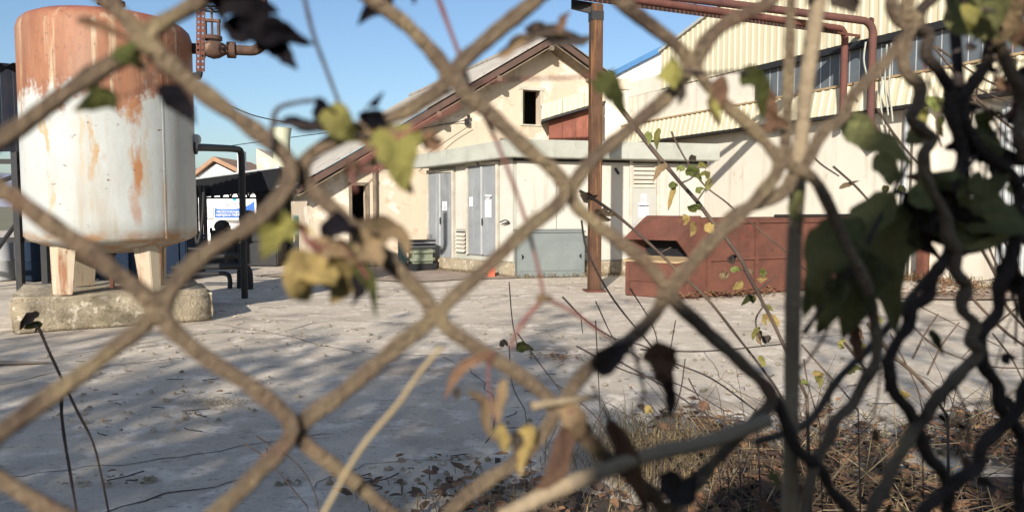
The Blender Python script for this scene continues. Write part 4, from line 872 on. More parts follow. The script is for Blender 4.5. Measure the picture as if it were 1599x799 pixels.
def stem(parent, pix, rpx, m, Y=None, off=0.):
    if Y is None: pts = smooth_line([FP(x, y, off) for x, y in pix], 6)
    elif isinstance(Y, tuple): n = len(pix)-1; pts = smooth_line([P(x, y, Y[0]+(Y[1]-Y[0])*i/n) for i, (x, y) in enumerate(pix)], 6)
    else: pts = smooth_line([P(x, y, Y) for x, y in pix], 6)
    k = len(pts); rs = [rpx/F_PX*p.y*(1+.25*noise.noise(p*(30/p.y)))*(1.1-.35*i/k) for i, p in enumerate(pts)]
    b = MB(); b.tube(pts, rs, 7); return b.build('stem', M[m], parent, smooth='all')
def vine(label, anchor, stems, leaves, name='climbing_vine', cat='vine', Y=None, off0=.0):
    a = FP(*anchor, off0) if Y is None else P(*anchor, Y if not isinstance(Y, tuple) else Y[0])
    v = empty(name, a, label, cat)
    for s_ in stems: stem(v, s_[0], s_[1], s_[2], Y=s_[3] if len(s_) > 3 else Y, off=off0)
    if name == 'shrub':                                     # every shoot that runs down goes on to the ground
        for s_ in stems:
            x, y = s_[0][-1] if s_[0][-1][1] > s_[0][0][1] else s_[0][0]
            if y < 600: continue
            Yd = s_[3] if len(s_) > 3 else Y
            Yd = Yd[1] if isinstance(Yd, tuple) else Yd
            p = P(x, y, Yd); b = MB(); r_ = s_[1]/F_PX*Yd
            b.tube(smooth_line([p, p+V((.03,.02,-p.z*.35)), V((p.x+.05,p.y+.05,p.z*.3)), V((p.x+.06,p.y+.06,-.02))], 4), [r_*(.75+.03*i) for i in range(13)], 6); b.build('stem', M[s_[2]], v, smooth='all')
    for l in leaves:
        kw = dict(l[3]) if len(l) > 3 else {}
        if Y is not None: kw.setdefault('Y', Y if not isinstance(Y, tuple) else (Y[0]+Y[1])/2)
        else: kw.setdefault('off', off0)
        leaf(v, l[0], l[1], l[2], **kw)
    return v
vine('small vine sprig of four dark leaves in front of the rusty tank', (235,120),
     [([(225,95),(228,118),(232,130),(216,142),(188,152)],1.6,'darkstem'), ([(228,130),(252,104)],1.5,'twig'), ([(232,130),(248,142)],1.5,'darkstem')],
     [([(114,30),(150,38),(180,48),(203,66)],22,'lf_brown',{'fold':.5}), ([(196,70),(222,110)],40,'lf_green'), ([(192,150),(150,152),(108,172)],48,'lf_green',{'fold':.2}), ([(243,132),(280,165),(312,198)],44,'lf_black')], off0=-.006)
vine('shade-black leaf cluster hanging over the valve at the top', (370,-5),
     [([(330,-30),(370,0),(400,30)],4,'darkstem'), ([(345,40),(330,60),(352,75)],1.6,'darkstem')],
     [([(325,5),(370,10),(440,22)],70,'lf_black'), ([(372,30),(430,50),(487,66)],52,'lf_black',{'fold':.2}), ([(390,35),(430,70),(466,110)],50,'lf_black'), ([(355,20),(375,50),(400,70)],58,'lf_black')], off0=-.004)
vine('dark thin tendril with one black leaf in the upper left sky', (500,80),
     [([(470,-25),(488,50),(508,105),(532,168)],3.6,'darkstem'), ([(610,-25),(590,0)],3,'darkstem')],
     [([(612,-12),(590,12),(556,40)],36,'lf_black'), ([(648,-10),(645,8)],10,'lf_black')], off0=.004)
vine('curling vine with dark husk and yellow leaves across the left roof', (520,200),
     [([(424,238),(426,195),(434,170),(465,160),(492,157)],4.,'darkstem'), ([(424,190),(470,196),(530,204),(610,222)],3.5,'darkstem'), ([(548,268),(585,240),(640,205),(720,165)],5.,'redstem'), ([(548,268),(600,262),(640,245)],5,'redstem'),
      ([(548,268),(556,300)],3.5,'redstem'), ([(566,182),(578,160)],1.6,'darkstem')],
     [([(440,187),(480,196),(560,214)],24,'lf_black'), ([(488,160),(515,180),(550,205)],50,'lf_black',{'fold':.5}), ([(508,170),(535,195),(565,222)],58,'lf_olive',{'fold':.35}), ([(560,180),(590,185),(600,200)],30,'lf_black'),
      ([(560,222),(600,216),(660,222)],40,'lf_tan'), ([(622,192),(628,240),(634,300)],92,'lf_olive',{'fold':.22}), ([(660,208),(676,222),(690,216)],40,'lf_brown'), ([(622,278),(634,290),(648,304)],20,'lf_brown'),
      ([(577,166),(588,157),(601,143)],15,'lf_black'), ([(545,268),(555,262),(575,270)],30,'lf_brown')], off0=-.005)
vine('vine bunch of yellow and dark dry leaves left of the hut', (500,370),
     [([(478,372),(500,385),(530,382),(560,412),(578,440)],4,'redstem'), ([(470,350),(480,378),(500,395)],4,'redstem')],
     [([(468,346),(432,360),(402,408)],58,'lf_olive',{'fold':.2}), ([(440,344),(470,356),(492,366)],22,'lf_yellow'), ([(480,375),(520,390),(560,412)],42,'lf_tan'), ([(498,398),(482,430),(478,472)],98,'lf_yellow',{'fold':.15}), ([(520,398),(530,440),(512,478)],70,'lf_yellow',{'fold':.3}),
      ([(520,372),(555,412),(580,446),(588,498)],32,'lf_green',{'fold':.4}), ([(556,420),(562,450),(550,478)],26,'lf_black'), ([(545,342),(520,356),(498,384)],46,'lf_black'), ([(560,346),(600,352),(630,372),(640,402)],42,'lf_tan',{'fold':.4}), ([(562,360),(575,390),(600,416)],70,'lf_tan',{'fold':.25})], off0=-.007)
vine('reddish vine stem running down past the hut corner', (790,260),
     [([(676,-25),(700,40),(717,85),(740,150),(768,205),(792,262),(818,335),(836,400),(850,465)],3.6,'redstem'), ([(850,465),(825,492),(806,520),(798,545)],3.5,'redstem'), ([(850,465),(895,487),(940,520),(1000,562)],3.0,'redstem'), ([(560,192),(660,160),(760,128),(880,122),(925,118)],2.6,'redstem')],
     [([(838,462),(850,466),(866,462)],18,'lf_tan')], off0=.006)
vine('brown curled leaves strung along the house roof and the post top', (860,60),
     [([(780,85),(830,62),(860,52),(925,62)],3,'twig'), ([(925,118),(940,140)],3,'redstem')],
     [([(776,92),(812,66),(848,52)],26,'lf_tan',{'fold':.5}), ([(820,44),(860,50),(900,64),(928,58)],36,'lf_dark',{'fold':.3}), ([(870,60),(880,30),(892,18)],14,'lf_brown'), ([(928,118),(950,140),(980,182)],46,'lf_green',{'fold':.35}), ([(945,138),(960,150),(978,148)],30,'lf_dark'), ([(838,40),(826,48),(818,42)],16,'lf_brown')], off0=-.003)
vine('drooping yellow brown leaves on the wire below the hall roof', (1110,120),
     [([(1040,120),(1075,112),(1110,115),(1160,112),(1180,130)],3,'darkstem')],
     [([(1050,90),(1046,112),(1052,142)],52,'lf_olive',{'fold':.3}), ([(1062,130),(1064,148),(1060,165)],18,'lf_dark'), ([(1128,118),(1118,160),(1126,198)],34,'lf_brown',{'fold':.4}), ([(1112,130),(1116,160),(1124,192)],26,'lf_olive'), ([(1158,112),(1182,130),(1190,190)],40,'lf_green',{'fold':.4}), ([(1182,128),(1200,165),(1215,210)],34,'lf_brown'), ([(1088,82),(1092,88),(1104,86)],12,'lf_dark'), ([(1198,205),(1212,190),(1232,200)],26,'lf_brown')], off0=-.004)
vine('dry brown curled leaves dangling below the centre of the fence', (760,600),
     [([(770,548),(762,580),(770,640),(790,690)],2.2,'redstem')],
     [([(772,552),(735,562),(708,592),(692,628)],22,'lf_brown',{'fold':.5}), ([(706,606),(716,614),(708,628)],16,'lf_dark'), ([(728,612),(756,630),(760,665),(778,690)],24,'lf_tan',{'fold':.5}), ([(788,592),(780,630),(778,662)],24,'lf_tan',{'fold':.5}), ([(778,660),(790,690),(796,700)],26,'lf_yellow'), ([(800,668),(806,690),(800,712)],22,'lf_dark')], off0=-.005)
vine('russet and tan dead leaves hooked on the lower middle wires', (890,660),
     [([(830,634),(880,626),(932,618)],6,'stemtan'), ([(890,640),(905,660),(930,690)],4,'redstem')],
     [([(895,640),(885,690),(860,740),(832,766)],46,'lf_brown',{'fold':.3}), ([(880,635),(900,655),(912,690)],44,'lf_tan'), ([(914,672),(932,700),(940,722)],30,'lf_tan'), ([(836,664),(820,690),(812,745)],38,'lf_yellow',{'fold':.4}), ([(905,660),(918,675),(925,690)],24,'lf_dark')], off0=-.006)
vine('shaded black leaves drooping beneath the middle crossing of wires', (1000,600),
     [([(985,530),(1000,585),(1005,620),(985,650)],2.6,'darkstem'), ([(930,560),(960,545),(985,530)],3,'darkstem'), ([(952,660),(940,630),(925,600)],2.4,'darkstem')],
     [([(926,578),(955,552),(988,538)],48,'lf_dark',{'fold':.25}), ([(1022,528),(1036,575),(1056,612)],52,'lf_brown',{'fold':.25}), ([(1040,590),(1048,625),(1046,660)],26,'lf_dark'), ([(952,655),(978,705),(1000,760),(1012,812)],44,'lf_brown',{'fold':.35}), ([(1030,740),(1060,760),(1090,740)],60,'lf_dark')], off0=-.006)
vine('large dark green leaves bunched right of the upright stem', (1330,400),
     [([(1255,520),(1290,470),(1330,420),(1380,330),(1420,250)],4,'darkstem'), ([(1330,420),(1340,520),(1350,600)],3.5,'darkstem')],
     [([(1330,338),(1295,400),(1262,500)],92,'lf_shade',{'fold':.15}), ([(1410,318),(1396,400),(1386,520)],94,'lf_shade',{'fold':.18}), ([(1345,390),(1330,460),(1310,528)],84,'lf_shade',{'fold':.2}), ([(1300,430),(1290,480),(1282,525)],56,'lf_shade'), ([(1390,300),(1350,360),(1330,440)],62,'lf_shade',{'fold':.2}),
      ([(1316,182),(1365,215),(1418,258)],56,'lf_shade',{'fold':.3}), ([(1370,240),(1385,270),(1390,292)],40,'lf_shade'), ([(1340,560),(1335,530),(1330,505)],22,'lf_brown'), ([(1255,290),(1240,330),(1262,345)],20,'lf_shade')], off0=.008)
vine('dense dark leaves crowded over the right edge of the fence', (1500,300),
     [([(1400,300),(1460,310),(1530,330),(1640,330)],4,'darkstem'), ([(1500,400),(1490,340),(1500,280),(1560,200)],3.5,'darkstem')],
     [([(1425,300),(1490,350),(1560,360)],80,'lf_dark'), ([(1480,330),(1550,340),(1630,345)],74,'lf_shade',{'fold':.2}), ([(1440,270),(1490,300),(1500,350)],70,'lf_shade'), ([(1490,230),(1540,235),(1600,260)],64,'lf_dark'), ([(1530,212),(1540,230),(1560,250)],40,'lf_shade'), ([(1500,290),(1540,290),(1580,262)],50,'lf_shade'),
      ([(1450,330),(1440,370),(1470,400)],48,'lf_dark'), ([(1560,420),(1590,440),(1610,480)],60,'lf_dark'), ([(1460,350),(1520,372),(1580,352)],50,'lf_shade'), ([(1410,315),(1450,300),(1500,320)],60,'lf_shade')], off0=.004)
vine('green and yellow leaves hanging from the top right corner', (1530,20),
     [([(1470,-30),(1520,10),(1570,20),(1620,10)],4,'darkstem')],
     [([(1500,-15),(1530,25),(1560,62)],80,'lf_shade',{'fold':.3}), ([(1530,-20),(1555,10),(1545,56)],60,'lf_shade'), ([(1506,5),(1512,30),(1514,50)],30,'lf_olive'), ([(1570,0),(1580,40),(1560,70)],40,'lf_tan'), ([(1585,-10),(1592,40),(1600,80)],40,'lf_brown'), ([(1310,-25),(1320,0),(1332,26)],48,'lf_dark'), ([(1262,-15),(1264,0),(1262,8)],22,'lf_dark')], off0=-.006)
vine('small green sprig against the pale hall wall near the shutter', (1470,180),
     [([(1490,150),(1472,170),(1462,190),(1470,230)],2,'twig')],
     [([(1488,150),(1492,165),(1490,185)],26,'lf_olive'), ([(1466,150),(1470,170),(1480,182)],24,'lf_small'), ([(1458,150),(1452,160),(1458,172)],22,'lf_small'), ([(1468,180),(1466,200),(1476,215)],16,'lf_green'), ([(1440,165),(1446,180),(1444,200)],26,'lf_olive')], Y=.5)

# tangle of thin vines and small leaves along the right edge
tr_ = random.Random(31)
def tangle(label, x0, x1, y0, y1, ns, nl, off, seed):
    tr_.seed(seed); v = empty('climbing_vine', FP((x0+x1)/2, (y0+y1)/2, off), label, 'vine')
    for i in range(ns):
        x, y = tr_.uniform(x0, x1), tr_.uniform(y0, y1); a = tr_.choice((tr_.uniform(-.6,.6), tr_.uniform(1.0,2.1))); pix = [(x, y)]
        for k in range(4): a += tr_.uniform(-.5,.5); st_ = tr_.uniform(25,60); x += st_*math.cos(a)*.7; y += st_*math.sin(a); pix.append((x, y))
        stem(v, pix, tr_.uniform(1.,2.6), tr_.choice(('darkstem','twig','redstem','twig')), off=off+tr_.uniform(-.01,.03))
    for i in range(nl):
        x, y = tr_.uniform(x0, x1), tr_.uniform(y0, y1); a = tr_.uniform(0, 2*math.pi); l = tr_.uniform(16,46)
        leaf(v, [(x, y), (x+l*.5*math.cos(a), y+l*.5*math.sin(a)+3), (x+l*math.cos(a+.3), y+l*math.sin(a+.3)+8)], l*tr_.uniform(.45,.8), tr_.choice(('lf_dark','lf_shade','lf_dark','lf_brown','lf_green')), off=off+tr_.uniform(-.01,.04), fold=tr_.uniform(.2,.7))
tangle('loose tangle of thin vines and small leaves at the upper right wires', 1420, 1640, -20, 240, 12, 12, .012, 1)
tangle('cluster of dark small leaves in the top right corner of the fence', 1500, 1640, -20, 200, 8, 26, .015, 5)
tangle('dark tangle of thin vines and leaves at mid height of the right edge', 1420, 1640, 200, 430, 16, 24, .01, 2)
tangle('dark tangle of bare vines low on the right edge of the fence', 1440, 1640, 430, 800, 14, 14, .012, 3)
tangle('sparse wiry vines around the lower part of the upright stem', 1180, 1420, 560, 810, 9, 9, .015, 4)
# shrub stems between the fence and the yard
vine('long slanting shrub shoot with yellow green leaves before the skip', (1100,340),
     [([(962,160),(990,196),(1016,230),(1047,267),(1063,286),(1088,314),(1107,339),(1130,367),(1157,405),(1169,430),(1182,454),(1193,476),(1204,496),(1222,535),(1260,620)],3.4,'twig',(2.0,1.5)), ([(1063,286),(1080,278),(1092,262)],1.2,'twig'), ([(1088,314),(1098,300),(1112,280)],1.2,'twig'), ([(1193,476),(1180,500),(1188,530)],1.4,'twig'), ([(1182,454),(1200,440),(1212,430)],1.2,'twig')],
     [([(1010,205),(1014,216),(1011,228)],14,'lf_small'), ([(1030,200),(1024,215),(1026,236)],15,'lf_olive'), ([(1068,268),(1084,268),(1098,282)],26,'lf_small',{'fold':.3}), ([(1042,255),(1030,268),(1018,286)],16,'lf_tan'), ([(1056,285),(1048,310),(1042,330)],16,'lf_yellow',{'fold':.5}), ([(1044,292),(1052,288),(1060,290)],14,'lf_small'), ([(1100,296),(1108,284),(1114,280)],18,'lf_olive'),
      ([(1086,300),(1094,296),(1100,294)],14,'lf_small'), ([(1078,330),(1086,322),(1094,328)],20,'lf_small'), ([(1066,334),(1072,344),(1068,352)],14,'lf_yellow'), ([(1082,345),(1084,360),(1078,370)],16,'lf_yellow'), ([(1102,350),(1110,358),(1116,366)],20,'lf_yellow'), ([(1108,278),(1100,270),(1092,276)],14,'lf_olive'),
      ([(1124,424),(1132,430),(1140,428)],22,'lf_tan'), ([(1145,426),(1150,420),(1158,422)],14,'lf_small'), ([(1162,440),(1150,448),(1142,450)],16,'lf_yellow'), ([(1160,422),(1172,424),(1178,428)],12,'lf_tan'), ([(1188,418),(1192,428),(1196,432)],13,'lf_small'), ([(1182,436),(1190,438),(1198,434)],12,'lf_yellow'), ([(1148,398),(1142,406),(1134,402)],18,'lf_dark'),
      ([(1180,466),(1168,466),(1158,478)],16,'lf_green'), ([(1196,482),(1202,480),(1208,486)],14,'lf_olive'), ([(1198,490),(1194,500),(1196,508)],14,'lf_yellow'), ([(1200,492),(1208,502),(1210,514)],22,'lf_yellow'), ([(1186,510),(1178,520),(1176,532)],12,'lf_olive'), ([(1188,515),(1186,530),(1190,540)],14,'lf_tan'), ([(1186,555),(1192,566),(1188,572)],14,'lf_olive'), ([(1190,530),(1198,528),(1202,534)],20,'lf_dark')], name='shrub', cat='shrub', Y=1.75)
vine('bare thin shrub twig crossing above the skip towards the stem', (1130,310),
     [([(1048,205),(1056,222),(1072,251),(1100,289),(1132,314),(1154,333),(1216,383),(1262,425)],1.5,'twig'), ([(1204,376),(1206,392)],.8,'twig')],
     [([(1074,248),(1082,246),(1088,252)],16,'lf_dark'), ([(1070,265),(1062,262),(1056,268)],14,'lf_small'), ([(1090,258),(1098,258),(1106,262)],12,'lf_olive')], name='shrub', cat='shrub', Y=2.1)
vine('slanting twig with dried flower heads left of the skip', (980,350),
     [([(905,298),(921,307),(955,330),(989,358),(1030,395),(1063,429),(1104,466),(1155,530),(1190,575),(1215,610),(1240,660)],2.4,'twig'), ([(1030,395),(1048,386)],1,'twig')],
     [([(908,300),(916,312),(922,304)],18,'lf_tan',{'fold':.6}), ([(914,300),(924,308),(934,304)],16,'lf_brown',{'fold':.6}), ([(928,330),(942,334),(962,338)],18,'lf_tan',{'fold':.6}), ([(940,326),(950,334),(958,330)],16,'lf_tan',{'fold':.6}), ([(934,336),(946,342),(955,344)],14,'lf_tan',{'fold':.6})], name='shrub', cat='shrub', Y=1.9)
tw = [([(908,344),(915,385),(935,429),(962,473),(1003,523),(1040,560),(1110,590),(1180,640)],1.6), ([(878,463),(915,500),(960,528),(1010,542),(1060,575)],1.4), ([(907,495),(910,520)],.8), ([(930,470),(960,530),(1000,560)],1.), ([(984,450),(1020,510),(1030,560)],1.), ([(1055,500),(1048,540),(1040,590)],1.), ([(795,440),(800,500),(808,540)],.9), ([(795,540),(800,600),(820,640)],.9),
      ([(808,520),(860,590),(900,640)],1.), ([(930,500),(934,580),(938,660),(940,720)],.9), ([(1010,780),(1030,700),(1060,620),(1070,560)],1.2), ([(1015,640),(1030,665),(1042,690)],1.), ([(1040,690),(1030,740),(1022,790)],1.3), ([(900,540),(980,580),(1060,600),(1130,640)],1.2), ([(1000,545),(1100,548),(1240,535)],1.2), ([(960,560),(1040,605),(1110,650),(1150,655)],1.4), ([(1075,590),(1100,640),(1120,700)],1.1), ([(870,600),(930,650),(960,700)],1.)]
vine('thin bare dark twigs tangled over the sunlit concrete', (1000,560), [(p, r, 'darkstem') for p, r in tw],
     [([(1008,645),(1014,640),(1020,648)],16,'lf_yellow'), ([(1030,668),(1036,664),(1044,672)],13,'lf_brown'), ([(1090,630),(1100,632),(1110,640)],20,'lf_brown'), ([(806,546),(816,540),(834,548)],26,'lf_green'), ([(780,540),(788,536),(794,540)],14,'lf_dark')], name='shrub', cat='shrub', Y=2.6)
tw = [([(1301,260),(1335,290),(1369,326),(1420,370)],1.8), ([(1240,205),(1275,250),(1310,275)],1.6), ([(1370,170),(1400,215),(1440,262),(1480,300)],2.), ([(1458,73),(1480,100),(1503,130),(1530,170)],1.8), ([(1460,72),(1493,95),(1530,120),(1578,143),(1610,150)],1.8), ([(1520,135),(1550,150),(1578,160),(1610,172)],1.4), ([(1520,150),(1555,180),(1582,202),(1610,220)],2.), ([(1530,120),(1518,180),(1512,230)],1.5), ([(1388,195),(1390,240)],1.2),
      ([(1430,360),(1460,395),(1500,440),(1518,465),(1565,513),(1600,540)],2.6), ([(1528,380),(1560,440),(1570,475),(1600,512)],2.4), ([(1355,505),(1393,553),(1425,580),(1455,613),(1480,650)],3.), ([(1425,560),(1445,520),(1465,490)],1.5), ([(1448,585),(1470,540),(1498,503)],1.5), ([(1252,538),(1280,570),(1315,608),(1340,640)],1.5), ([(1315,530),(1335,555),(1355,580)],2.4), ([(1540,370),(1550,400),(1570,440)],2.), ([(1560,360),(1590,420),(1600,460)],2.),
      ([(1550,520),(1580,560),(1600,600)],1.4), ([(1600,470),(1540,520),(1500,560)],1.2), ([(1390,520),(1430,600),(1440,640)],1.2), ([(1590,380),(1560,430),(1525,440)],1.2), ([(1255,560),(1262,600),(1280,660)],1.2), ([(1400,480),(1460,540),(1540,570),(1600,575)],1.4), ([(1420,470),(1480,500),(1560,540)],1.1)]
vine('criss-crossing bare shrub branches behind the wires on the right', (1450,400), [(p, r, 'twig', 1.4) for p, r in tw],
     [([(1318,545),(1312,536),(1320,528)],14,'lf_olive'), ([(1338,545),(1346,540),(1350,552)],16,'lf_olive'), ([(1320,582),(1335,574),(1348,578)],18,'lf_green'), ([(1272,588),(1280,594),(1278,606)],18,'lf_olive'), ([(1270,584),(1278,582),(1286,588)],14,'lf_yellow'), ([(1252,590),(1256,598),(1260,602)],14,'lf_small'), ([(1332,505),(1340,515),(1350,530)],26,'lf_brown'), ([(1366,500),(1372,498),(1378,504)],14,'lf_olive'), ([(1386,300),(1380,294),(1378,304)],14,'lf_green'), ([(1398,300),(1408,294),(1416,300)],14,'lf_green'), ([(1310,295),(1326,288),(1342,282)],12,'lf_tan'),
      ([(1408,610),(1414,616),(1420,612)],16,'lf_yellow')], name='shrub', cat='shrub', Y=1.4)
vine('two bare knotty twigs rising at the lower left over the concrete', (100,640),
     [([(46,505),(60,512),(75,545),(97,592),(120,640),(145,690),(160,750),(172,812)],2.2,'twig'), ([(97,605),(96,640),(100,680),(109,735),(122,812)],2.6,'darkstem'), ([(400,680),(460,720),(490,765),(500,810)],1.2,'darkstem'), ([(380,690),(420,720),(480,790)],1.2,'darkstem')],
     [([(62,488),(44,500),(28,516)],22,'lf_dark'), ([(40,512),(60,505),(52,520)],16,'lf_green')], name='shrub', cat='shrub', Y=1.3)

# ------------------------------------------------------------------ grass, litter, weeds
def stuff(name, m, gen, n, seed):
    r = random.Random(seed); b = MB()
    for i in range(n): gen(b, r)
    return tag(b.build(name, m), kind='stuff')
def vert_z(x, y): return .02
def blade(b, r, area, hmin, hmax, wd=.004):
    x, y = area(r); h = r.uniform(hmin, hmax); a = r.uniform(0, math.tau); ln = r.uniform(.3, 1.9)*h; d = V((math.cos(a), math.sin(a), 0)); n_ = V((-d.y, d.x, 0))*wd*r.uniform(.6,1.4)
    p = V((x,y,0)); q = p+d*ln*.35+UP*h*.65; t = p+d*ln+UP*h*(.8 if r.random() < .6 else .4)
    b.add([p-n_, p+n_, q+n_*.8, q-n_*.8, t], [(0,1,2,3), (3,2,4)])
def lit(b, r, area, s0, s1, lift=.03):
    x, y = area(r); s_ = r.uniform(s0, s1); a = r.uniform(0, math.tau); d = V((math.cos(a), math.sin(a), r.uniform(-.35,.35))).normalized(); n_ = d.cross(UP).normalized()*.42; up = d.cross(n_)*-r.uniform(.0,.35)
    p = V((x,y,r.uniform(.012,lift)+s_*.25)); b.mi = 0
    j = lambda: V((r.uniform(-1,1), r.uniform(-1,1), r.uniform(-.4,1)))*s_*.16
    b.add([p-d*s_*.55, p-d*s_*.2-n_*s_*.8+up*s_+j(), p+d*s_*.25-n_*s_*.7+up*s_*.6+j(), p+d*s_*.65+j(), p+d*s_*.2+n_*s_*.75+up*s_*.8+j(), p-d*s_*.25+n_*s_*.8+up*s_*.5+j(), p+j()*.4], [(0,1,6),(1,2,6),(2,3,6),(3,4,6),(4,5,6),(5,0,6)])
def ar_right(r):
    while True:
        x, y = r.uniform(.9, 5.6), r.uniform(3.4, 6.0+.5*r.random())
        if noise.noise(V((x*.9, y*.9, 1))) > -.35+.25*r.random() and y < 4.9+1.0*r.random()**1.6+.6*noise.noise(V((x*1.3,2,0)))+(x-1.5)*.15: return x, y
def ar_mid(r): return r.gauss(.05,.40), 3.55+.62*r.random()+.5*r.random()**3
def ar_tuft(r): return r.gauss(.84,.22), r.gauss(4.65,.3)
stuff('leaf_litter', M['litter'], lambda b, r: lit(b, r, ar_right, .03, .11, .09), 1500, 1)
stuff('leaf_litter', M['lf_brown'], lambda b, r: lit(b, r, ar_right, .07, .13, .12), 260, 41)
stuff('leaf_litter', M['litter2'], lambda b, r: lit(b, r, ar_right, .04, .10, .04), 2200, 2)
stuff('leaf_litter', M['litter2'], lambda b, r: lit(b, r, ar_mid, .03, .09, .05), 220, 3)
stuff('leaf_litter', M['litter'], lambda b, r: lit(b, r, ar_mid, .03, .08, .07), 100, 4)
stuff('dry_grass', M['drygrass'], lambda b, r: blade(b, r, ar_right, .04, .26, .003), 2200, 5)
stuff('dry_grass', M['drygrass'], lambda b, r: blade(b, r, ar_tuft, .05, .34, .003), 1100, 6)
stuff('dry_grass', M['drygrass'], lambda b, r: blade(b, r, ar_mid, .03, .2, .003), 260, 7)
stuff('green_weeds', M['weed'], lambda b, r: blade(b, r, ar_right, .05, .25, .006), 160, 8)
def stalk(b, r):
    x, y = ar_right(r); a = r.uniform(0, math.tau); e = r.uniform(.05,1.1); l = r.uniform(.25,.75); d = V((math.cos(a)*math.cos(e), math.sin(a)*math.cos(e), math.sin(e)))
    p = V((x,y,r.uniform(.02,.12))); m_ = p+d*l*.5+V((r.uniform(-.03,.03), r.uniform(-.03,.03), .02)); q = p+d*l-UP*l*r.uniform(0,.25); q.z = max(q.z, .02); b.tube([p, m_, q], [.0032,.0026,.0012], 4)
stuff('straw_stalks', M['drygrass'], stalk, 200, 28)
stuff('straw_stalks', M['straw'], stalk, 55, 38)
stuff('dead_stems', M['twig'], stalk, 420, 29)
def pebble(b, r):
    x, y = ar_yard(r); s_ = r.uniform(.008,.03); c = V((x,y,.004)); q = [c+V((math.cos(a)*s_*r.uniform(.7,1.3), math.sin(a)*s_*r.uniform(.7,1.3), 0)) for a in (0,1.25,2.5,3.8,5.)]
    b.add(q+[c+UP*s_*.8], [(i, (i+1)%5, 5) for i in range(5)])
def along(p, q, sp_): return lambda r: ((lambda t: (p.x+(q.x-p.x)*t+r.gauss(0,sp_), p.y+(q.y-p.y)*t+r.gauss(0,sp_)))(r.random()))
def clump(spots):
    def f(r):
        x, y, s_ = r.choice(spots); return r.gauss(x, s_), r.gauss(y, s_*.6)
    return f
# withered growth along the foot of hut, skip, plinth and hall
stuff('dry_grass', M['drygrass'], lambda b, r: blade(b, r, along(C+nF*.45, CR+nF*.5, .09), .04, .16, .006), 700, 9)
stuff('dry_grass', M['drygrass'], lambda b, r: blade(b, r, along(C+nL2*.3, CLft+nL2*.3, .08), .03, .13, .006), 300, 10)
stuff('leaf_litter', M['litter'], lambda b, r: lit(b, r, along(K0+nk*.15, K0+kv*2.2+nk*.2, .12), .04, .10, .10), 260, 11)
stuff('leaf_litter', M['litter'], lambda b, r: lit(b, r, along(hp(8.5,0,.5), hp(13,0,.6), .22), .05, .12, .10), 420, 12)
stuff('dry_grass', M['drygrass'], lambda b, r: blade(b, r, along(hp(8.5,0,.3), hp(13,0,.3), .15), .06, .35, .007), 500, 13)
def ar_crack(r):
    q = r.choice(CRACKS); i = r.randrange(len(q)-1); t = r.random(); p = q[i].lerp(q[i+1], t); return p.x+r.gauss(0,.02), p.y+r.gauss(0,.03)
g1 = G(155,508); stuff('green_weeds', M['weed'], lambda b, r: blade(b, r, along(g1+V((-.15,.05,0)), g1+V((.25,.15,0)), .05), .05, .22, .012), 160, 14)
g2 = G(870,560); stuff('leaf_litter', M['litter'], lambda b, r: lit(b, r, clump([(g2.x,g2.y,.14)]), .02, .05, .03), 110, 15)
g3 = G(1480,462); stuff('leaf_litter', M['litter'], lambda b, r: lit(b, r, clump([(g3.x,g3.y,.35)]), .04, .1, .15), 240, 16)
g4 = G(345,628); stuff('straw_scatter', M['straw'], lambda b, r: lit(b, r, clump([(g4.x,g4.y,.13)]), .01, .03, .01), 160, 17)
def ar_yard(r):
    while True:
        Y = 4.3+14*r.random()**1.6; x = r.uniform(-.62, .5)*Y
        if noise.noise(V((x*.5, Y*.5, 8))) > -.1: return x, Y
stuff('grit', M['plinth'], pebble, 900, 44)
stuff('fallen_leaves', M['litter'], lambda b, r: lit(b, r, ar_yard, .03, .07, .02), 90, 18)
stuff('fallen_twigs', M['crack'], lambda b, r: (lambda x, y, a, l: b.tube([V((x,y,.012)), V((x+l*math.cos(a)*.5,y+l*math.sin(a)*.5,.02)), V((x+l*math.cos(a+.4),y+l*math.sin(a+.4),.012))], .004, 4))(*ar_yard(r), r.uniform(-1.4,1.4), r.uniform(.04,.22)), 90, 19)

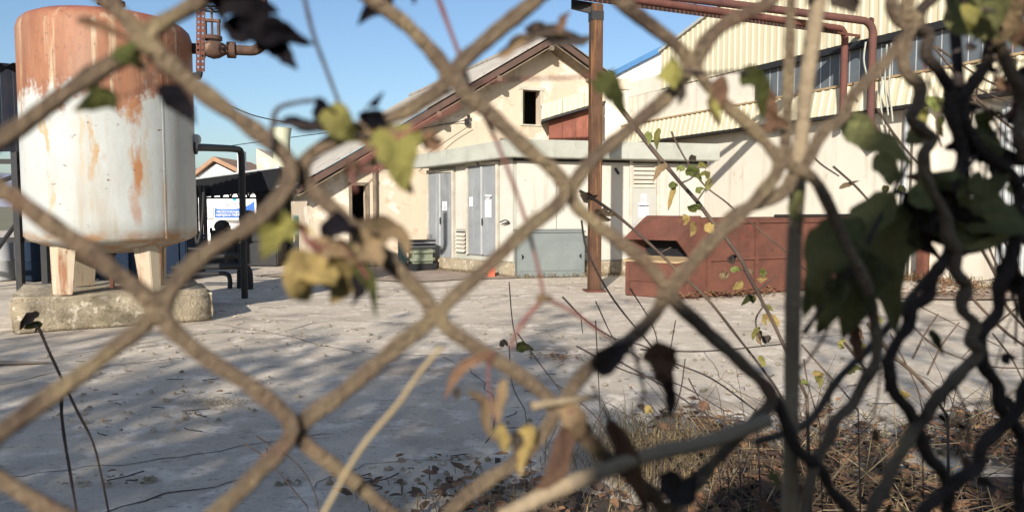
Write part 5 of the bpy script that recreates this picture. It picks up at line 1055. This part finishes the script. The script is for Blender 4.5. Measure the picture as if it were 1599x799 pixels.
# ------------------------------------------------------------------ trees behind the camera (they throw the shade on the yard)
def grow(b, p, d, ln, r, depth, rng, tips):
    k = 4; pts = [p]; q = V(p); dd = V(d)
    for i in range(k):
        dd = (dd+V((rng.uniform(-1,1), rng.uniform(-1,1), rng.uniform(-.4,.7)))*.16).normalized(); q = q+dd*(ln/k); pts.append(V(q))
    b.tube(pts, [r*(1-.45*i/k) for i in range(k+1)], 5 if depth else 8, cap=False)
    tips.append((q, dd, depth))
    if depth < 4:
        for i in range(3 if depth < 3 else 2):
            s_ = pts[rng.randint(1, k)]; nd = (dd+V((rng.uniform(-1,1), rng.uniform(-1,1), rng.uniform(-.35,.8)))*.95).normalized()
            grow(b, s_, nd, ln*rng.uniform(.55,.8), r*.5, depth+1, rng, tips)
def tree(x, y, h, seed, label, dens=13):
    rng = random.Random(seed); o = empty('bare_tree', V((x,y,0)), label, 'tree', 'trees behind the fence line'); b = MB(); tips = []
    grow(b, V((x,y,-.05)), V((0,0,1)), h*.40, .02*h, 0, rng, tips); b.build('trunk', M['bark'], o, smooth='all')
    b = MB()
    for (q, d, dp) in tips:
        if dp < 2: continue
        for i in range(dens):
            c = q+V((rng.gauss(0,.28), rng.gauss(0,.28), rng.gauss(0,.24))); a = V((rng.uniform(-1,1), rng.uniform(-1,1), rng.uniform(-1,1))).normalized(); s_ = rng.uniform(.07,.16); e = a.orthogonal().normalized()
            fx_, fz_ = c.x+(T.x/T.y)*(.25-c.y), c.z+(T.z/T.y)*(.25-c.y)
            if -.55 < fx_ < .35 and 1.2 < fz_ < 2.0: continue
            b.add([c-a*s_, c+e*s_*.6, c+a*s_, c-e*s_*.6], [(0,1,2,3)])
    tag(b.build('crown', M['lf_brown'], o), kind='stuff')
for i, (x, y, h) in enumerate(((-9.2,-9.0,9.2),(-7.2,-9.8,9.4),(-5.9,-9.0,8.6),(-11.5,-9.4,9.0),(-6.6,-12.0,10.4),(-14,-9.0,8.8),(-8.3,-11.8,10.2),(-4.6,-8.6,9.6),(-.4,-9.2,9.6),(2.2,-9.0,9.4))):
    tree(x, y, h, 20+i, ['second tree from the left behind the camera','middle tree with forked trunk behind the camera','tree nearest the camera axis on the left','leaning tree left of the row behind the camera','rightmost tree of the row behind the camera','leftmost tree of the row behind the camera','tall tree standing behind the row of trees','tree left of the gap that lets the sun onto the fence','thin tree right of the sunlit gap behind the camera','thin tree farthest right behind the camera'][i], 13 if i < 8 else 6)
# unseen stump added and shaped to cast the camera holder's shade on the fence
sx, sy = .06, -.72
stp = empty('fence_shade_stump', V((sx,sy,0)), 'added unseen stump close behind the camera, put there to shade the fence', 'stump')
b = MB(); n_ = 22; vs = []; zs = [-.05,.4,.8,1.2,1.5,1.7,1.86,1.945]
def stump_r(a, z): return .262+.012*math.sin(a*5+z*3)+.02*max(0, .5-z)
for z_ in zs:
    for j in range(n_): a = j*math.tau/n_; vs.append(V((sx+math.cos(a)*stump_r(a, z_), sy+math.sin(a)*.75*stump_r(a, z_), z_ if z_ < 1.9 else 1.932+max(0, min(.17, .17*(math.cos(a)+1)/1.4))+.012*math.sin(a*7))))
b.add(vs, [(i*n_+j, i*n_+(j+1)%n_, (i+1)*n_+(j+1)%n_, (i+1)*n_+j) for i in range(len(zs)-1) for j in range(n_)]+[tuple(range((len(zs)-1)*n_, len(zs)*n_))])
b.build('trunk', M['bark'], stp, smooth=True)
rng = random.Random(5); b = MB()
for i in range(1500):
    a = rng.uniform(0, math.tau); zz = rng.uniform(.1,1.85); rr_ = stump_r(a, zz)+rng.uniform(-.01,.015)
    c = V((sx+math.cos(a)*rr_, sy+math.sin(a)*rr_*.75, zz)); d = V((rng.uniform(-1,1), rng.uniform(-1,1), rng.uniform(-1,.4))).normalized(); e = d.orthogonal().normalized(); s_ = rng.uniform(.018,.035)
    b.add([c-d*s_, c+e*s_*.8, c+d*s_, c-e*s_*.8], [(0,1,2,3)])
tag(b.build('ivy_leaves', M['ivy'], stp), kind='stuff')

rng = random.Random(9); b = MB()  # unseen leafy mass, added to cut the sky light on the fence wires
for i in range(9000):
    c = V((rng.uniform(-7,7), -2.9+rng.gauss(0,.35), 0)); top = 2.0+.3*noise.noise(V((c.x*.8,0,0))); c.z = top*rng.random()**.7
    d = V((rng.uniform(-1,1), rng.uniform(-1,1), rng.uniform(-1,1))).normalized(); e = d.orthogonal().normalized(); s_ = rng.uniform(.05,.11)
    b.add([c-d*s_, c+e*s_*.7, c+d*s_, c-e*s_*.7], [(0,1,2,3)])
tag(b.build('added_shade_hedge', M['ivy']), kind='stuff')
